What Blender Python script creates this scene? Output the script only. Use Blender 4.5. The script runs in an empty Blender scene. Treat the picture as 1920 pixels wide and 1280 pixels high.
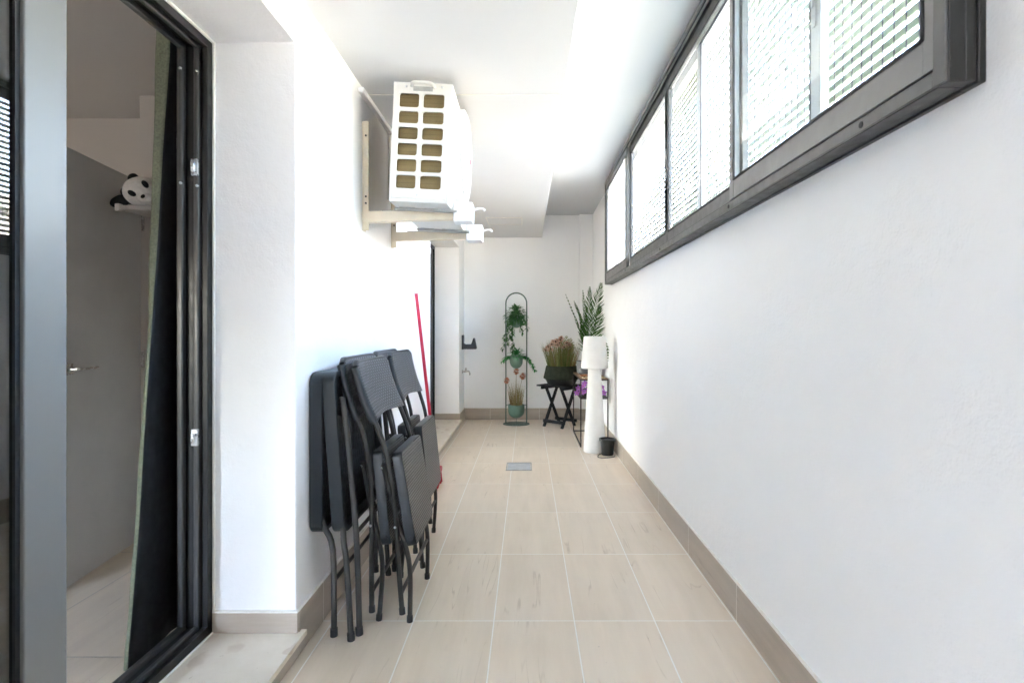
import bpy, bmesh, math, random
from mathutils import Vector, Matrix, Euler
random.seed(7)
R = math.radians
scene = bpy.context.scene
COL = scene.collection

# ------------------------------------------------------------------ materials
def nmat(name):
    m = bpy.data.materials.new(name); m.use_nodes = True
    nt = m.node_tree; nt.nodes.clear()
    out = nt.nodes.new('ShaderNodeOutputMaterial')
    b = nt.nodes.new('ShaderNodeBsdfPrincipled')
    nt.links.new(b.outputs[0], out.inputs[0])
    return m, nt, b
def N(nt, t, **kw):
    n = nt.nodes.new(t)
    for k, v in kw.items(): setattr(n, k, v)
    return n
def L(nt, a, b): nt.links.new(a, b)
def val(nt, op, a, b=None, c=None):
    n = N(nt, 'ShaderNodeMath', operation=op)
    for i, x in enumerate((a, b, c)):
        if x is None: continue
        if isinstance(x, (int, float)): n.inputs[i].default_value = x
        else: L(nt, x, n.inputs[i])
    return n.outputs[0]
def mix(nt, f, a, b, blend='MIX'):
    n = N(nt, 'ShaderNodeMix', data_type='RGBA', blend_type=blend)
    if isinstance(f, (int, float)): n.inputs[0].default_value = f
    else: L(nt, f, n.inputs[0])
    for i, x in ((6, a), (7, b)):
        if isinstance(x, tuple): n.inputs[i].default_value = (*x, 1) if len(x) == 3 else x
        else: L(nt, x, n.inputs[i])
    return n.outputs[2]
def ramp(nt, f, lo, hi, a=0.0, b=1.0):
    n = N(nt, 'ShaderNodeMapRange'); n.clamp = True
    L(nt, f, n.inputs[0]); n.inputs[1].default_value = lo; n.inputs[2].default_value = hi
    n.inputs[3].default_value = a; n.inputs[4].default_value = b
    return n.outputs[0]
def noise(nt, vec, scale, detail=3, rough=.55, out=0):
    n = N(nt, 'ShaderNodeTexNoise'); n.inputs['Scale'].default_value = scale
    n.inputs['Detail'].default_value = detail; n.inputs['Roughness'].default_value = rough
    L(nt, vec, n.inputs['Vector']); return n.outputs[out]
def coords(nt, which='Object'):
    return N(nt, 'ShaderNodeTexCoord').outputs[which]
def scaled(nt, vec, s):
    n = N(nt, 'ShaderNodeMapping'); n.inputs['Scale'].default_value = s
    L(nt, vec, n.inputs['Vector']); return n.outputs[0]
def bump(nt, b, h, strength, dist):
    n = N(nt, 'ShaderNodeBump'); n.inputs['Strength'].default_value = strength
    n.inputs['Distance'].default_value = dist; L(nt, h, n.inputs['Height'])
    L(nt, n.outputs[0], b.inputs['Normal'])

def simple(name, col, rough=.5, metal=0., var=.12, vscale=18., bmp=0., bscale=200., spec=.5):
    m, nt, b = nmat(name)
    if var == 0:
        b.inputs['Base Color'].default_value = (*col, 1); b.inputs['Roughness'].default_value = rough; b.inputs['Metallic'].default_value = metal
        return m
    co = coords(nt)
    n = noise(nt, co, vscale, 4)
    dark = tuple(c * (1 - var) for c in col); lite = tuple(min(1, c * (1 + var)) for c in col)
    L(nt, mix(nt, ramp(nt, n, .3, .7), dark, lite), b.inputs['Base Color'])
    L(nt, ramp(nt, noise(nt, co, vscale * 3, 2), .3, .7, max(.02, rough - .06), min(1, rough + .08)), b.inputs['Roughness'])
    b.inputs['Metallic'].default_value = metal
    b.inputs['Specular IOR Level'].default_value = spec
    if bmp: bump(nt, b, noise(nt, co, bscale, 3), bmp, .002)
    return m

def plaster(name, col, strength=.35, dist=.004):
    m, nt, b = nmat(name)
    co = coords(nt)
    big = noise(nt, co, 1.7, 4, .6); mid = noise(nt, co, 14, 4, .6)
    c = mix(nt, ramp(nt, big, .3, .7), tuple(x * .975 for x in col), col)
    c = mix(nt, ramp(nt, mid, .66, .8, 0, .35), c, tuple(x * .95 for x in col))
    L(nt, c, b.inputs['Base Color']); b.inputs['Roughness'].default_value = .85
    b.inputs['Specular IOR Level'].default_value = .25
    f1 = noise(nt, co, 130, 3, .6); f2 = noise(nt, co, 38, 3, .5); f3 = noise(nt, co, 6, 2, .5)
    h = val(nt, 'ADD', val(nt, 'MULTIPLY', f1, .35), val(nt, 'ADD', val(nt, 'MULTIPLY', f2, .5), val(nt, 'MULTIPLY', f3, 1.6)))
    bump(nt, b, h, strength, dist)
    return m

def tile(name, base, dark, grout, u_axis, v_axis, u0, du, v0, dv, w=.0026, grain='v', veins=1.0, rough=.33):
    """stone-look porcelain: grid of tiles with cream joints, grain running along one axis"""
    m, nt, b = nmat(name)
    co = coords(nt)
    sep = N(nt, 'ShaderNodeSeparateXYZ'); L(nt, co, sep.inputs[0])
    U, V = sep.outputs[u_axis], sep.outputs[v_axis]
    u = val(nt, 'DIVIDE', val(nt, 'SUBTRACT', U, u0), du); v = val(nt, 'DIVIDE', val(nt, 'SUBTRACT', V, v0), dv)
    iu, iv = val(nt, 'FLOOR', u), val(nt, 'FLOOR', v)
    def dist_edge(t, d):
        f = val(nt, 'FRACT', t)
        return val(nt, 'MULTIPLY', val(nt, 'MINIMUM', f, val(nt, 'SUBTRACT', 1.0, f)), d)
    de = val(nt, 'MINIMUM', dist_edge(u, du), dist_edge(v, dv))
    g = ramp(nt, de, w * .65, w * 1.25, 1, 0)
    cid = N(nt, 'ShaderNodeCombineXYZ'); L(nt, iu, cid.inputs[0]); L(nt, iv, cid.inputs[1])
    wn = N(nt, 'ShaderNodeTexWhiteNoise', noise_dimensions='3D'); L(nt, cid.outputs[0], wn.inputs['Vector'])
    add = N(nt, 'ShaderNodeVectorMath', operation='MULTIPLY_ADD')
    L(nt, wn.outputs['Color'], add.inputs[0]); add.inputs[1].default_value = (37, 53, 29); L(nt, co, add.inputs[2])
    s = [14, 14, 14]; s[v_axis if grain == 'v' else u_axis] = 1.5
    st = scaled(nt, add.outputs[0], tuple(s))
    n1 = noise(nt, st, 1.0, 5, .62)
    s2 = [7, 7, 7]; s2[v_axis if grain == 'v' else u_axis] = .45
    n2 = noise(nt, scaled(nt, add.outputs[0], tuple(s2)), 1.0, 3, .55)
    n3 = noise(nt, add.outputs[0], 2.2, 3)
    c = mix(nt, ramp(nt, n1, .32, .72), dark, base)
    c = mix(nt, ramp(nt, n3, .35, .7, 0, .45), c, tuple(x * 1.06 for x in base))
    band = val(nt, 'ABSOLUTE', val(nt, 'SUBTRACT', n2, .5))
    gate = ramp(nt, noise(nt, add.outputs[0], 4.2, 3), .50, .64)
    vein = val(nt, 'MULTIPLY', ramp(nt, band, .001, .008, .45 * veins, 0), gate)
    c = mix(nt, vein, c, tuple(x * y for x, y in zip(dark, (.62, .55, .48))))
    sp = noise(nt, add.outputs[0], 55, 2)
    c = mix(nt, ramp(nt, sp, .76, .8, 0, .5 * veins), c, tuple(x * .45 for x in dark))
    hue = mix(nt, ramp(nt, wn.outputs['Value'], 0, 1, 0, .35), (1, 1, 1), (.90, .90, .91))
    c = mix(nt, 1.0, c, hue, 'MULTIPLY')
    c = mix(nt, g, c, grout)
    L(nt, c, b.inputs['Base Color'])
    L(nt, val(nt, 'ADD', ramp(nt, n1, .3, .7, rough, rough + .12), val(nt, 'MULTIPLY', g, .4)), b.inputs['Roughness'])
    bump(nt, b, val(nt, 'SUBTRACT', val(nt, 'MULTIPLY', n1, .06), g), .5, .0016)
    return m

def glass(name, tint=(.93, .96, .95), refl=1.0, rough=0.0):
    m, nt, b = nmat(name)
    nt.nodes.remove(b)
    out = [n for n in nt.nodes if n.type == 'OUTPUT_MATERIAL'][0]
    tr = N(nt, 'ShaderNodeBsdfTransparent'); tr.inputs[0].default_value = (*tint, 1)
    gl = N(nt, 'ShaderNodeBsdfGlossy'); gl.inputs['Roughness'].default_value = rough
    fr = N(nt, 'ShaderNodeFresnel'); gi = N(nt, 'ShaderNodeNewGeometry')
    L(nt, ramp(nt, gi.outputs['Backfacing'], 0, 1, 1.5, 1/1.5), fr.inputs[0])   # same reflectance from both faces of the pane
    f = val(nt, 'MULTIPLY', fr.outputs[0], refl)
    ms = N(nt, 'ShaderNodeMixShader'); L(nt, f, ms.inputs[0]); L(nt, tr.outputs[0], ms.inputs[1]); L(nt, gl.outputs[0], ms.inputs[2])
    L(nt, ms.outputs[0], out.inputs[0])
    return m

def leafmat(name, a, b_, trans=.25, rough=.45):
    m, nt, b = nmat(name)
    co = coords(nt)
    n = noise(nt, co, 26, 3); gi = N(nt, 'ShaderNodeNewGeometry')
    c = mix(nt, gi.outputs['Random Per Island'], a, b_)
    c = mix(nt, ramp(nt, n, .35, .7, 0, .4), c, tuple(x * .6 for x in a))
    L(nt, c, b.inputs['Base Color']); b.inputs['Roughness'].default_value = .62; b.inputs['Specular IOR Level'].default_value = .15
    return m

def weave(name, col, kind):
    """moulded rattan-look plastic: kind 'weave' (staggered dashes), 'rib' (fine ribs), 'side' (cross ridges)"""
    m, nt, b = nmat(name)
    co = coords(nt); sep = N(nt, 'ShaderNodeSeparateXYZ'); L(nt, co, sep.inputs[0])
    y, z = sep.outputs[1], sep.outputs[2]
    if kind == 'weave':
        row = val(nt, 'DIVIDE', z, .0115)
        odd = val(nt, 'MULTIPLY', val(nt, 'MODULO', val(nt, 'FLOOR', row), 2.0), .5)
        cx = val(nt, 'FRACT', val(nt, 'ADD', val(nt, 'DIVIDE', y, .027), odd)); rz = val(nt, 'FRACT', row)
        hx = val(nt, 'SUBTRACT', 1.0, val(nt, 'MULTIPLY', val(nt, 'ABSOLUTE', val(nt, 'SUBTRACT', cx, .5)), 2.0))
        hz = val(nt, 'SUBTRACT', 1.0, val(nt, 'MULTIPLY', val(nt, 'ABSOLUTE', val(nt, 'SUBTRACT', rz, .5)), 2.0))
        h = val(nt, 'MULTIPLY', ramp(nt, hx, .0, .45), ramp(nt, hz, .0, .6)); d = .004
    elif kind == 'rib':
        rz = val(nt, 'FRACT', val(nt, 'ADD', val(nt, 'DIVIDE', z, .0125), val(nt, 'MULTIPLY', noise(nt, co, 60, 1), .25)))
        hz = val(nt, 'SUBTRACT', 1.0, val(nt, 'MULTIPLY', val(nt, 'ABSOLUTE', val(nt, 'SUBTRACT', rz, .5)), 2.0))
        cx = val(nt, 'FRACT', val(nt, 'DIVIDE', y, .02))
        hx = val(nt, 'SUBTRACT', 1.0, val(nt, 'MULTIPLY', val(nt, 'ABSOLUTE', val(nt, 'SUBTRACT', cx, .5)), .7))
        h = val(nt, 'MULTIPLY', ramp(nt, hz, .0, .8), hx); d = .0045
    elif kind == 'holes':
        row = val(nt, 'DIVIDE', z, .035)
        odd = val(nt, 'MULTIPLY', val(nt, 'MODULO', val(nt, 'FLOOR', row), 2.0), .5)
        cx = val(nt, 'SUBTRACT', val(nt, 'FRACT', val(nt, 'ADD', val(nt, 'DIVIDE', y, .03), odd)), .5)
        rz = val(nt, 'SUBTRACT', val(nt, 'FRACT', row), .5)
        rr = val(nt, 'ADD', val(nt, 'MULTIPLY', val(nt, 'MULTIPLY', cx, cx), 1.6), val(nt, 'MULTIPLY', rz, rz))
        h = ramp(nt, rr, .08, .16); d = .012
    else:
        rz = val(nt, 'FRACT', val(nt, 'DIVIDE', z, .011))
        h = ramp(nt, val(nt, 'ABSOLUTE', val(nt, 'SUBTRACT', rz, .5)), .02, .12, .6, 1); d = .0006
    lo, hi = (.8, 1.1) if kind == 'side' else (.25, 1.5)
    c = mix(nt, h, tuple(x * lo for x in col), tuple(x * hi for x in col))  # highlights on raised spots and shade in crevices painted into the colour
    L(nt, c, b.inputs['Base Color']); b.inputs['Roughness'].default_value = .36
    bump(nt, b, h, .9, d)
    return m

M = {}
WHITE = (.905, .903, .900)
M['wall'] = plaster('white plaster', WHITE, .45, .008)
M['reveal'] = M['wall']
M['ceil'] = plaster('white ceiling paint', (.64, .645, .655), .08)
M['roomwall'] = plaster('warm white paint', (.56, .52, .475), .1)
TB, TD, TG = (.81, .705, .585), (.70, .595, .475), (.92, .90, .86)
M['floor'] = tile('beige stone tile', TB, TD, TG, 0, 1, -.139, .333, 2.2299, .6655)
BB, BD = (.50, .43, .355), (.36, .30, .235)
M['base_y'] = tile('skirting tile along corridor', BB, BD, TG, 1, 2, 2.2299, .6655, -5, 10, .0015, 'u', .8)
M['base_x'] = tile('skirting tile across corridor', BB, BD, TG, 0, 2, -.139 + .3, .6655, -5, 10, .0015, 'u', .8)
M['roomfloor'] = tile('room stone tile', (.80, .70, .56), (.66, .56, .44), (.55, .5, .44), 0, 1, -1.9, .9, 1.9, .9)
M['caulk'] = simple('cream joint filler', (.82, .80, .75), .6, 0, .05)
M['dark'] = simple('bronze anodised aluminium', (.022, .022, .021), .36, .25, .15, 9)
M['darkblack'] = simple('black rubber gasket', (.012, .012, .013), .6)
M['windark'] = simple('dark grey anodised aluminium', (.040, .040, .038), .36, .2, .1, 9)  # darkened copy of the frame metal, side-face shade put into the colour
M['winframe'] = simple('grey anodised aluminium', (.14, .137, .132), .36, .35, .1, 9)
M['winsash'] = simple('mid grey aluminium', (.24, .235, .23), .36, .3, .08, 9)
M['winrail'] = simple('light grey aluminium rail', (.42, .41, .40), .33, .7, .1, 9)
M['stile'] = simple('satin grey aluminium', (.19, .19, .182), .36, .05, 0)
M['steel'] = simple('zinc steel', (.62, .64, .66), .28, .9, .1)
M['chrome'] = simple('brushed nickel', (.55, .53, .50), .25, .95, .1)
M['glass'] = glass('clear window glass', (.92, .95, .94), 1.0)
def hazy(name, haze, col=.86, refl=1.0):
    m, nt, b = nmat(name); nt.nodes.remove(b); out = [n for n in nt.nodes if n.type == 'OUTPUT_MATERIAL'][0]
    tr = N(nt, 'ShaderNodeBsdfTransparent'); tr.inputs[0].default_value = (.95, .97, .96, 1)
    df = N(nt, 'ShaderNodeBsdfDiffuse'); df.inputs[0].default_value = (col, col, col, 1); tl = N(nt, 'ShaderNodeBsdfTranslucent'); tl.inputs[0].default_value = (col, col, col, 1)
    a1 = N(nt, 'ShaderNodeMixShader'); a1.inputs[0].default_value = .65; L(nt, df.outputs[0], a1.inputs[1]); L(nt, tl.outputs[0], a1.inputs[2])
    a2 = N(nt, 'ShaderNodeMixShader'); a2.inputs[0].default_value = haze; L(nt, tr.outputs[0], a2.inputs[1]); L(nt, a1.outputs[0], a2.inputs[2])
    gl = N(nt, 'ShaderNodeBsdfGlossy'); gl.inputs['Roughness'].default_value = .02
    fr = N(nt, 'ShaderNodeFresnel'); gi = N(nt, 'ShaderNodeNewGeometry'); L(nt, ramp(nt, gi.outputs['Backfacing'], 0, 1, 1.45, 1/1.45), fr.inputs[0])
    a3 = N(nt, 'ShaderNodeMixShader'); L(nt, val(nt, 'MULTIPLY', fr.outputs[0], refl), a3.inputs[0]); L(nt, a2.outputs[0], a3.inputs[1]); L(nt, gl.outputs[0], a3.inputs[2]); L(nt, a3.outputs[0], out.inputs[0])
    return m
M['screen'] = hazy('white insect mesh', .11, .86, 0.0)
M['frosted'] = hazy('hazy glass', .05); M['opal'] = hazy('opal glass', .45); M['frosted2'] = hazy('satin glass', .09)  # pane haze added to spread daylight and wash out the grating
M['farglass'] = glass('lightly tinted door glass', (.42, .44, .45), 1.0)
M['doorglass'] = glass('tinted door glass', (.42, .46, .45), 2.6)
M['acwhite'] = simple('off white painted steel', (.70, .69, .655), .42, 0, .04, 12)
M['acplastic'] = simple('ivory plastic grille', (.66, .64, .60), .45, 0, .04)
M['cream'] = simple('cream powder coat', (.72, .64, .50), .45, 0, .06, 10)
M['foam'] = simple('white foam', (.86, .86, .86), .8, 0, .05, 30, .4, 90)
M['acgrey'] = simple('galvanised steel', (.42, .42, .40), .4, .6, .25, 14)
M['black'] = simple('black plastic', (.016, .016, .018), .45, 0, .25, 20)
M['blackwood'] = simple('black painted wood', (.010, .009, .010), .7, 0, .3, 14, .3, 60, .2)
M['blackmetal'] = simple('black powder coated steel', (.018, .016, .015), .45, .2, .2)
M['chairtube'] = simple('dark grey steel tube', (.036, .034, .031), .42, .15, .15, 10)
M['weave'] = weave('woven charcoal plastic', (.11, .11, .118), 'weave')
M['rib'] = weave('ribbed charcoal plastic', (.075, .073, .071), 'rib')
M['side'] = weave('ridged charcoal plastic', (.013, .016, .019), 'side')
M['holes'] = weave('dimpled charcoal plastic', (.016, .018, .020), 'holes')
M['red'] = simple('red plastic', (.55, .012, .045), .35, 0, .1)
M['redpaint'] = simple('red bristles', (.42, .02, .04), .7, 0, .3, 60)
M['sage'] = simple('sage green metal', (.075, .125, .10), .5, .1, .12, 14)
M['sagepot'] = simple('sage green pot glaze', (.10, .18, .135), .5, 0, .1, 14)
M['potdark'] = simple('olive black fluted ceramic', (.028, .033, .022), .85, 0, .3, 25, 0, 200, .15)
M['potblack'] = simple('matt black plastic', (.010, .011, .011), .55, 0, .2)
M['lamp'] = simple('white lamp plastic', (.72, .71, .69), .55, 0, .03)
M['copper'] = simple('copper', (.62, .30, .16), .3, .85, .15)
M['oak'] = simple('brown wood', (.24, .13, .075), .5, 0, .3, 30)
M['leaf'] = leafmat('green leaves', (0.046, 0.130, 0.046), (0.104, 0.260, 0.078))
M['leafdark'] = leafmat('dark ivy leaves', (.028, .105, .035), (.085, .215, .065))
M['leafbright'] = leafmat('bright fern leaves', (.025, .19, .045), (.06, .33, .08))
M['palm'] = leafmat('palm leaflets', (.018, .062, .012), (.075, .155, .030))
M['yellowpalm'] = leafmat('yellow green leaflets', (.22, .22, .05), (.32, .30, .10))
M['grassdry'] = leafmat('dried grass blades', (0.169, 0.156, 0.058), (0.390, 0.299, 0.143))
M['grassred'] = leafmat('rusty grass blades', (0.280, 0.084, 0.056), (0.308, 0.238, 0.084))
M['pom'] = leafmat('rust flower heads', (0.495, 0.187, 0.121), (0.605, 0.308, 0.198))
M['pomlight'] = leafmat('dried blush flowers', (0.713, 0.414, 0.310), (0.805, 0.598, 0.483))
M['brownseed'] = simple('dark brown seed head', (.07, .035, .028), .8)
M['orchid'] = leafmat('violet petals', (.38, .10, .55), (.62, .25, .75))
M['greydoor'] = simple('grey lacquered door', (.58, .57, .54), .4, 0, .04, 6)
M['lining'] = simple('black curtain lining', (.008, .008, .010), .7, 0, .2, 10)
M['greenfab'] = simple('sage woven fabric', (.19, .205, .14), .9, 0, .25, 120, .6, 260)
M['plushw'] = simple('white plush', (.75, .73, .69), .95, 0, .1, 60, .8, 180)
M['plushb'] = simple('black plush', (.012, .012, .013), .95, 0, .2, 60, .8, 180)
M['greyshelf'] = simple('grey shelf lacquer', (.36, .34, .31), .5, 0, .05)
M['doortrack'] = simple('dark aluminium track', (.085, .083, .080), .34, .35, .1, 9)
M['shelf'] = simple('white shelf lacquer', (.66, .63, .59), .4, 0, .05)
M['slat'] = simple('pale green grating slat', (.52, .58, .41), .55, 0, .06)
M['wire'] = simple('dark grating wire', (.10, .085, .11), .5, .4)
M['ground'] = simple('pale courtyard paving', (.06, .057, .052), .8, 0, .15, 2)
M['outwall'] = plaster('sunlit render', (.24, .23, .215), .2)
M['coil'] = None
m, nt, b = nmat('brown condenser fins'); co = coords(nt); sep = N(nt, 'ShaderNodeSeparateXYZ'); L(nt, co, sep.inputs[0])
fin = val(nt, 'FRACT', val(nt, 'DIVIDE', sep.outputs[0], .0045)); rowz = val(nt, 'FRACT', val(nt, 'DIVIDE', sep.outputs[2], .022))
h = val(nt, 'MULTIPLY', ramp(nt, val(nt, 'ABSOLUTE', val(nt, 'SUBTRACT', fin, .5)), .1, .45), ramp(nt, val(nt, 'ABSOLUTE', val(nt, 'SUBTRACT', rowz, .5)), .02, .1, .6, 1))
cc = mix(nt, h, (.10, .07, .025), (.42, .32, .15)); cc = mix(nt, ramp(nt, noise(nt, co, 14, 3), .4, .7, 0, .5), cc, (.28, .20, .08))
L(nt, cc, b.inputs['Base Color']); b.inputs['Roughness'].default_value = .5; b.inputs['Metallic'].default_value = .2
M['coil'] = m
# stone threshold with fossil-like patches
m, nt, b = nmat('cream fossil limestone'); co = coords(nt)
wv = N(nt, 'ShaderNodeVectorMath', operation='MULTIPLY_ADD'); L(nt, noise(nt, co, 5, 3, out=1), wv.inputs[0]); wv.inputs[1].default_value = (.16, .16, .16); L(nt, co, wv.inputs[2])
vo = N(nt, 'ShaderNodeTexVoronoi'); vo.inputs['Scale'].default_value = 9.0; L(nt, scaled(nt, wv.outputs[0], (1, .62, 1)), vo.inputs['Vector'])
patch = val(nt, 'MULTIPLY', ramp(nt, vo.outputs['Distance'], .30, .36, 1, 0), ramp(nt, noise(nt, co, 9, 2), .36, .50))
c = mix(nt, ramp(nt, noise(nt, co, 7, 5, .65), .35, .7), (.74, .66, .55), (.82, .75, .645))
c = mix(nt, val(nt, 'MULTIPLY', patch, .55), c, (.56, .45, .35))
c = mix(nt, ramp(nt, noise(nt, co, 42, 2), .72, .77, 0, .55), c, (.38, .29, .22))
L(nt, c, b.inputs['Base Color']); b.inputs['Roughness'].default_value = .4
M['stone'] = m

# ------------------------------------------------------------------ mesh builder
class MB:
    def __init__(s): s.v = []; s.f = []
    def quad(s, a, b, c, d):
        i = len(s.v); s.v += [Vector(a), Vector(b), Vector(c), Vector(d)]; s.f.append((i, i+1, i+2, i+3)); return s
    def tri(s, a, b, c):
        i = len(s.v); s.v += [Vector(a), Vector(b), Vector(c)]; s.f.append((i, i+1, i+2)); return s
    def hexa(s, p):
        i = len(s.v); s.v += [Vector(x) for x in p]
        for f in ((0,3,2,1),(4,5,6,7),(0,1,5,4),(1,2,6,5),(2,3,7,6),(3,0,4,7)): s.f.append(tuple(i+k for k in f))
        return s
    def box(s, x0, x1, y0, y1, z0, z1):
        return s.hexa([(x0,y0,z0),(x1,y0,z0),(x1,y1,z0),(x0,y1,z0),(x0,y0,z1),(x1,y0,z1),(x1,y1,z1),(x0,y1,z1)])
    def bar(s, a, b, w, h, up=(0,0,1)):
        a, b = Vector(a), Vector(b); d = (b-a).normalized(); up = Vector(up)
        sx = d.cross(up)
        if sx.length < 1e-4: sx = d.cross(Vector((0,1,0)))
        sx.normalize(); sy = sx.cross(d); sx *= w/2; sy *= h/2
        return s.hexa([a-sx-sy, a+sx-sy, a+sx+sy, a-sx+sy, b-sx-sy, b+sx-sy, b+sx+sy, b-sx+sy])
    def tube(s, pts, r, seg=10, caps=True, closed=False, flat=None):
        pts = [Vector(p) for p in pts]; n = len(pts)
        rs = r if isinstance(r, (list, tuple)) else [r]*n
        i0 = len(s.v); prev = None
        for k, p in enumerate(pts):
            if closed: t = pts[(k+1) % n] - pts[k-1]
            else: t = pts[min(k+1, n-1)] - pts[max(k-1, 0)]
            t.normalize()
            if prev is None:
                ref = Vector((0,0,1)) if abs(t.z) < .9 else Vector((0,1,0))
                nx = t.cross(ref).normalized()
            else:
                nx = (prev - t*prev.dot(t)).normalized()
            prev = nx; ny = t.cross(nx)
            fa, fb = (1, 1) if flat is None else flat
            for j in range(seg):
                a = 2*math.pi*j/seg
                s.v.append(p + (nx*math.cos(a)*fa + ny*math.sin(a)*fb)*rs[k])
        for k in range(n if closed else n-1):
            for j in range(seg):
                a = i0 + k*seg; b_ = i0 + ((k+1) % n)*seg
                s.f.append((a+j, a+(j+1) % seg, b_+(j+1) % seg, b_+j))
        if caps and not closed:
            s.f.append(tuple(i0+j for j in reversed(range(seg)))); s.f.append(tuple(i0+(n-1)*seg+j for j in range(seg)))
        return s
    def lathe(s, prof, c=(0,0,0), seg=32, axis='z', fn=None):
        c = Vector(c); i0 = len(s.v)
        for (r, h) in prof:
            for j in range(seg):
                a = 2*math.pi*j/seg
                rr = r*(fn(a, h) if fn else 1)
                x, y = rr*math.cos(a), rr*math.sin(a)
                s.v.append(c + (Vector((x,y,h)) if axis == 'z' else Vector((h,x,y)) if axis == 'x' else Vector((x,h,y))))
        for k in range(len(prof)-1):
            for j in range(seg):
                a = i0+k*seg; b_ = a+seg
                s.f.append((a+j, a+(j+1) % seg, b_+(j+1) % seg, b_+j))
        if prof[0][0] > 1e-5: s.f.append(tuple(i0+j for j in reversed(range(seg))))
        if prof[-1][0] > 1e-5: s.f.append(tuple(i0+(len(prof)-1)*seg+j for j in range(seg)))
        return s
    def ball(s, c, r, seg=20, rings=12, rot=None):
        c = Vector(c); r = (r, r, r) if isinstance(r, (int, float)) else r
        i0 = len(s.v)
        for k in range(rings+1):
            th = math.pi*k/rings
            for j in range(seg):
                a = 2*math.pi*j/seg
                p = Vector((math.sin(th)*math.cos(a)*r[0], math.sin(th)*math.sin(a)*r[1], math.cos(th)*r[2]))
                if rot: p = rot @ p
                s.v.append(c+p)
        for k in range(rings):
            for j in range(seg):
                a = i0+k*seg; b_ = a+seg
                s.f.append((a+j, b_+j, b_+(j+1) % seg, a+(j+1) % seg))
        return s
    def grid(s, fn, nu, nv):
        i0 = len(s.v)
        for a in range(nu+1):
            for b_ in range(nv+1): s.v.append(Vector(fn(a/nu, b_/nv)))
        for a in range(nu):
            for b_ in range(nv):
                k = i0+a*(nv+1)+b_; s.f.append((k, k+1, k+nv+2, k+nv+1))
        return s
    def solid(s, xs, ys, zs, inside):
        """boundary faces of a cell grid: walls with openings, no inner faces"""
        idx = {}
        def vi(i, j, k):
            if (i, j, k) not in idx: idx[(i,j,k)] = len(s.v); s.v.append(Vector((xs[i], ys[j], zs[k])))
            return idx[(i,j,k)]
        nx, ny, nz = len(xs)-1, len(ys)-1, len(zs)-1
        occ = {(i,j,k) for i in range(nx) for j in range(ny) for k in range(nz)
               if inside((xs[i]+xs[i+1])/2, (ys[j]+ys[j+1])/2, (zs[k]+zs[k+1])/2)}
        for (i,j,k) in occ:
            if (i-1,j,k) not in occ: s.f.append((vi(i,j,k), vi(i,j,k+1), vi(i,j+1,k+1), vi(i,j+1,k)))
            if (i+1,j,k) not in occ: s.f.append((vi(i+1,j,k), vi(i+1,j+1,k), vi(i+1,j+1,k+1), vi(i+1,j,k+1)))
            if (i,j-1,k) not in occ: s.f.append((vi(i,j,k), vi(i+1,j,k), vi(i+1,j,k+1), vi(i,j,k+1)))
            if (i,j+1,k) not in occ: s.f.append((vi(i,j+1,k), vi(i,j+1,k+1), vi(i+1,j+1,k+1), vi(i+1,j+1,k)))
            if (i,j,k-1) not in occ: s.f.append((vi(i,j,k), vi(i,j+1,k), vi(i+1,j+1,k), vi(i+1,j,k)))
            if (i,j,k+1) not in occ: s.f.append((vi(i,j,k+1), vi(i+1,j,k+1), vi(i+1,j+1,k+1), vi(i,j+1,k+1)))
        return s
    def prism(s, outline, axis, a, b):
        """outline of 2-D points swept along an axis ('x','y','z') from a to b"""
        def P(p, t): return Vector((t,p[0],p[1])) if axis == 'x' else Vector((p[0],t,p[1])) if axis == 'y' else Vector((p[0],p[1],t))
        i0 = len(s.v); n = len(outline)
        s.v += [P(p, a) for p in outline] + [P(p, b) for p in outline]
        s.f.append(tuple(i0+j for j in range(n))); s.f.append(tuple(i0+n+j for j in reversed(range(n))))
        for j in range(n): s.f.append((i0+j, i0+n+j, i0+n+(j+1) % n, i0+(j+1) % n))
        return s
    def build(s, name, mat, parent=None, smooth=None, bevel=0., seg=2, solid=0., subsurf=0):
        me = bpy.data.meshes.new(name); me.from_pydata([tuple(v) for v in s.v], [], s.f)
        bm = bmesh.new(); bm.from_mesh(me); bmesh.ops.recalc_face_normals(bm, faces=bm.faces); bm.to_mesh(me); bm.free()
        me.materials.append(mat if not isinstance(mat, str) else M[mat])
        o = bpy.data.objects.new(name, me); COL.objects.link(o)
        if parent: o.parent = parent
        if solid:
            md = o.modifiers.new('thickness', 'SOLIDIFY'); md.thickness = solid; md.offset = 0
        if subsurf:
            md = o.modifiers.new('smooth', 'SUBSURF'); md.levels = md.render_levels = subsurf
        if bevel:
            md = o.modifiers.new('bevel', 'BEVEL'); md.width = bevel; md.segments = seg; md.limit_method = 'ANGLE'; md.angle_limit = R(35)
            smooth = smooth if smooth is not None else 40
        if smooth is not None:
            for p in me.polygons: p.use_smooth = True
            me.set_sharp_from_angle(angle=R(smooth))
        return o

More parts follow.
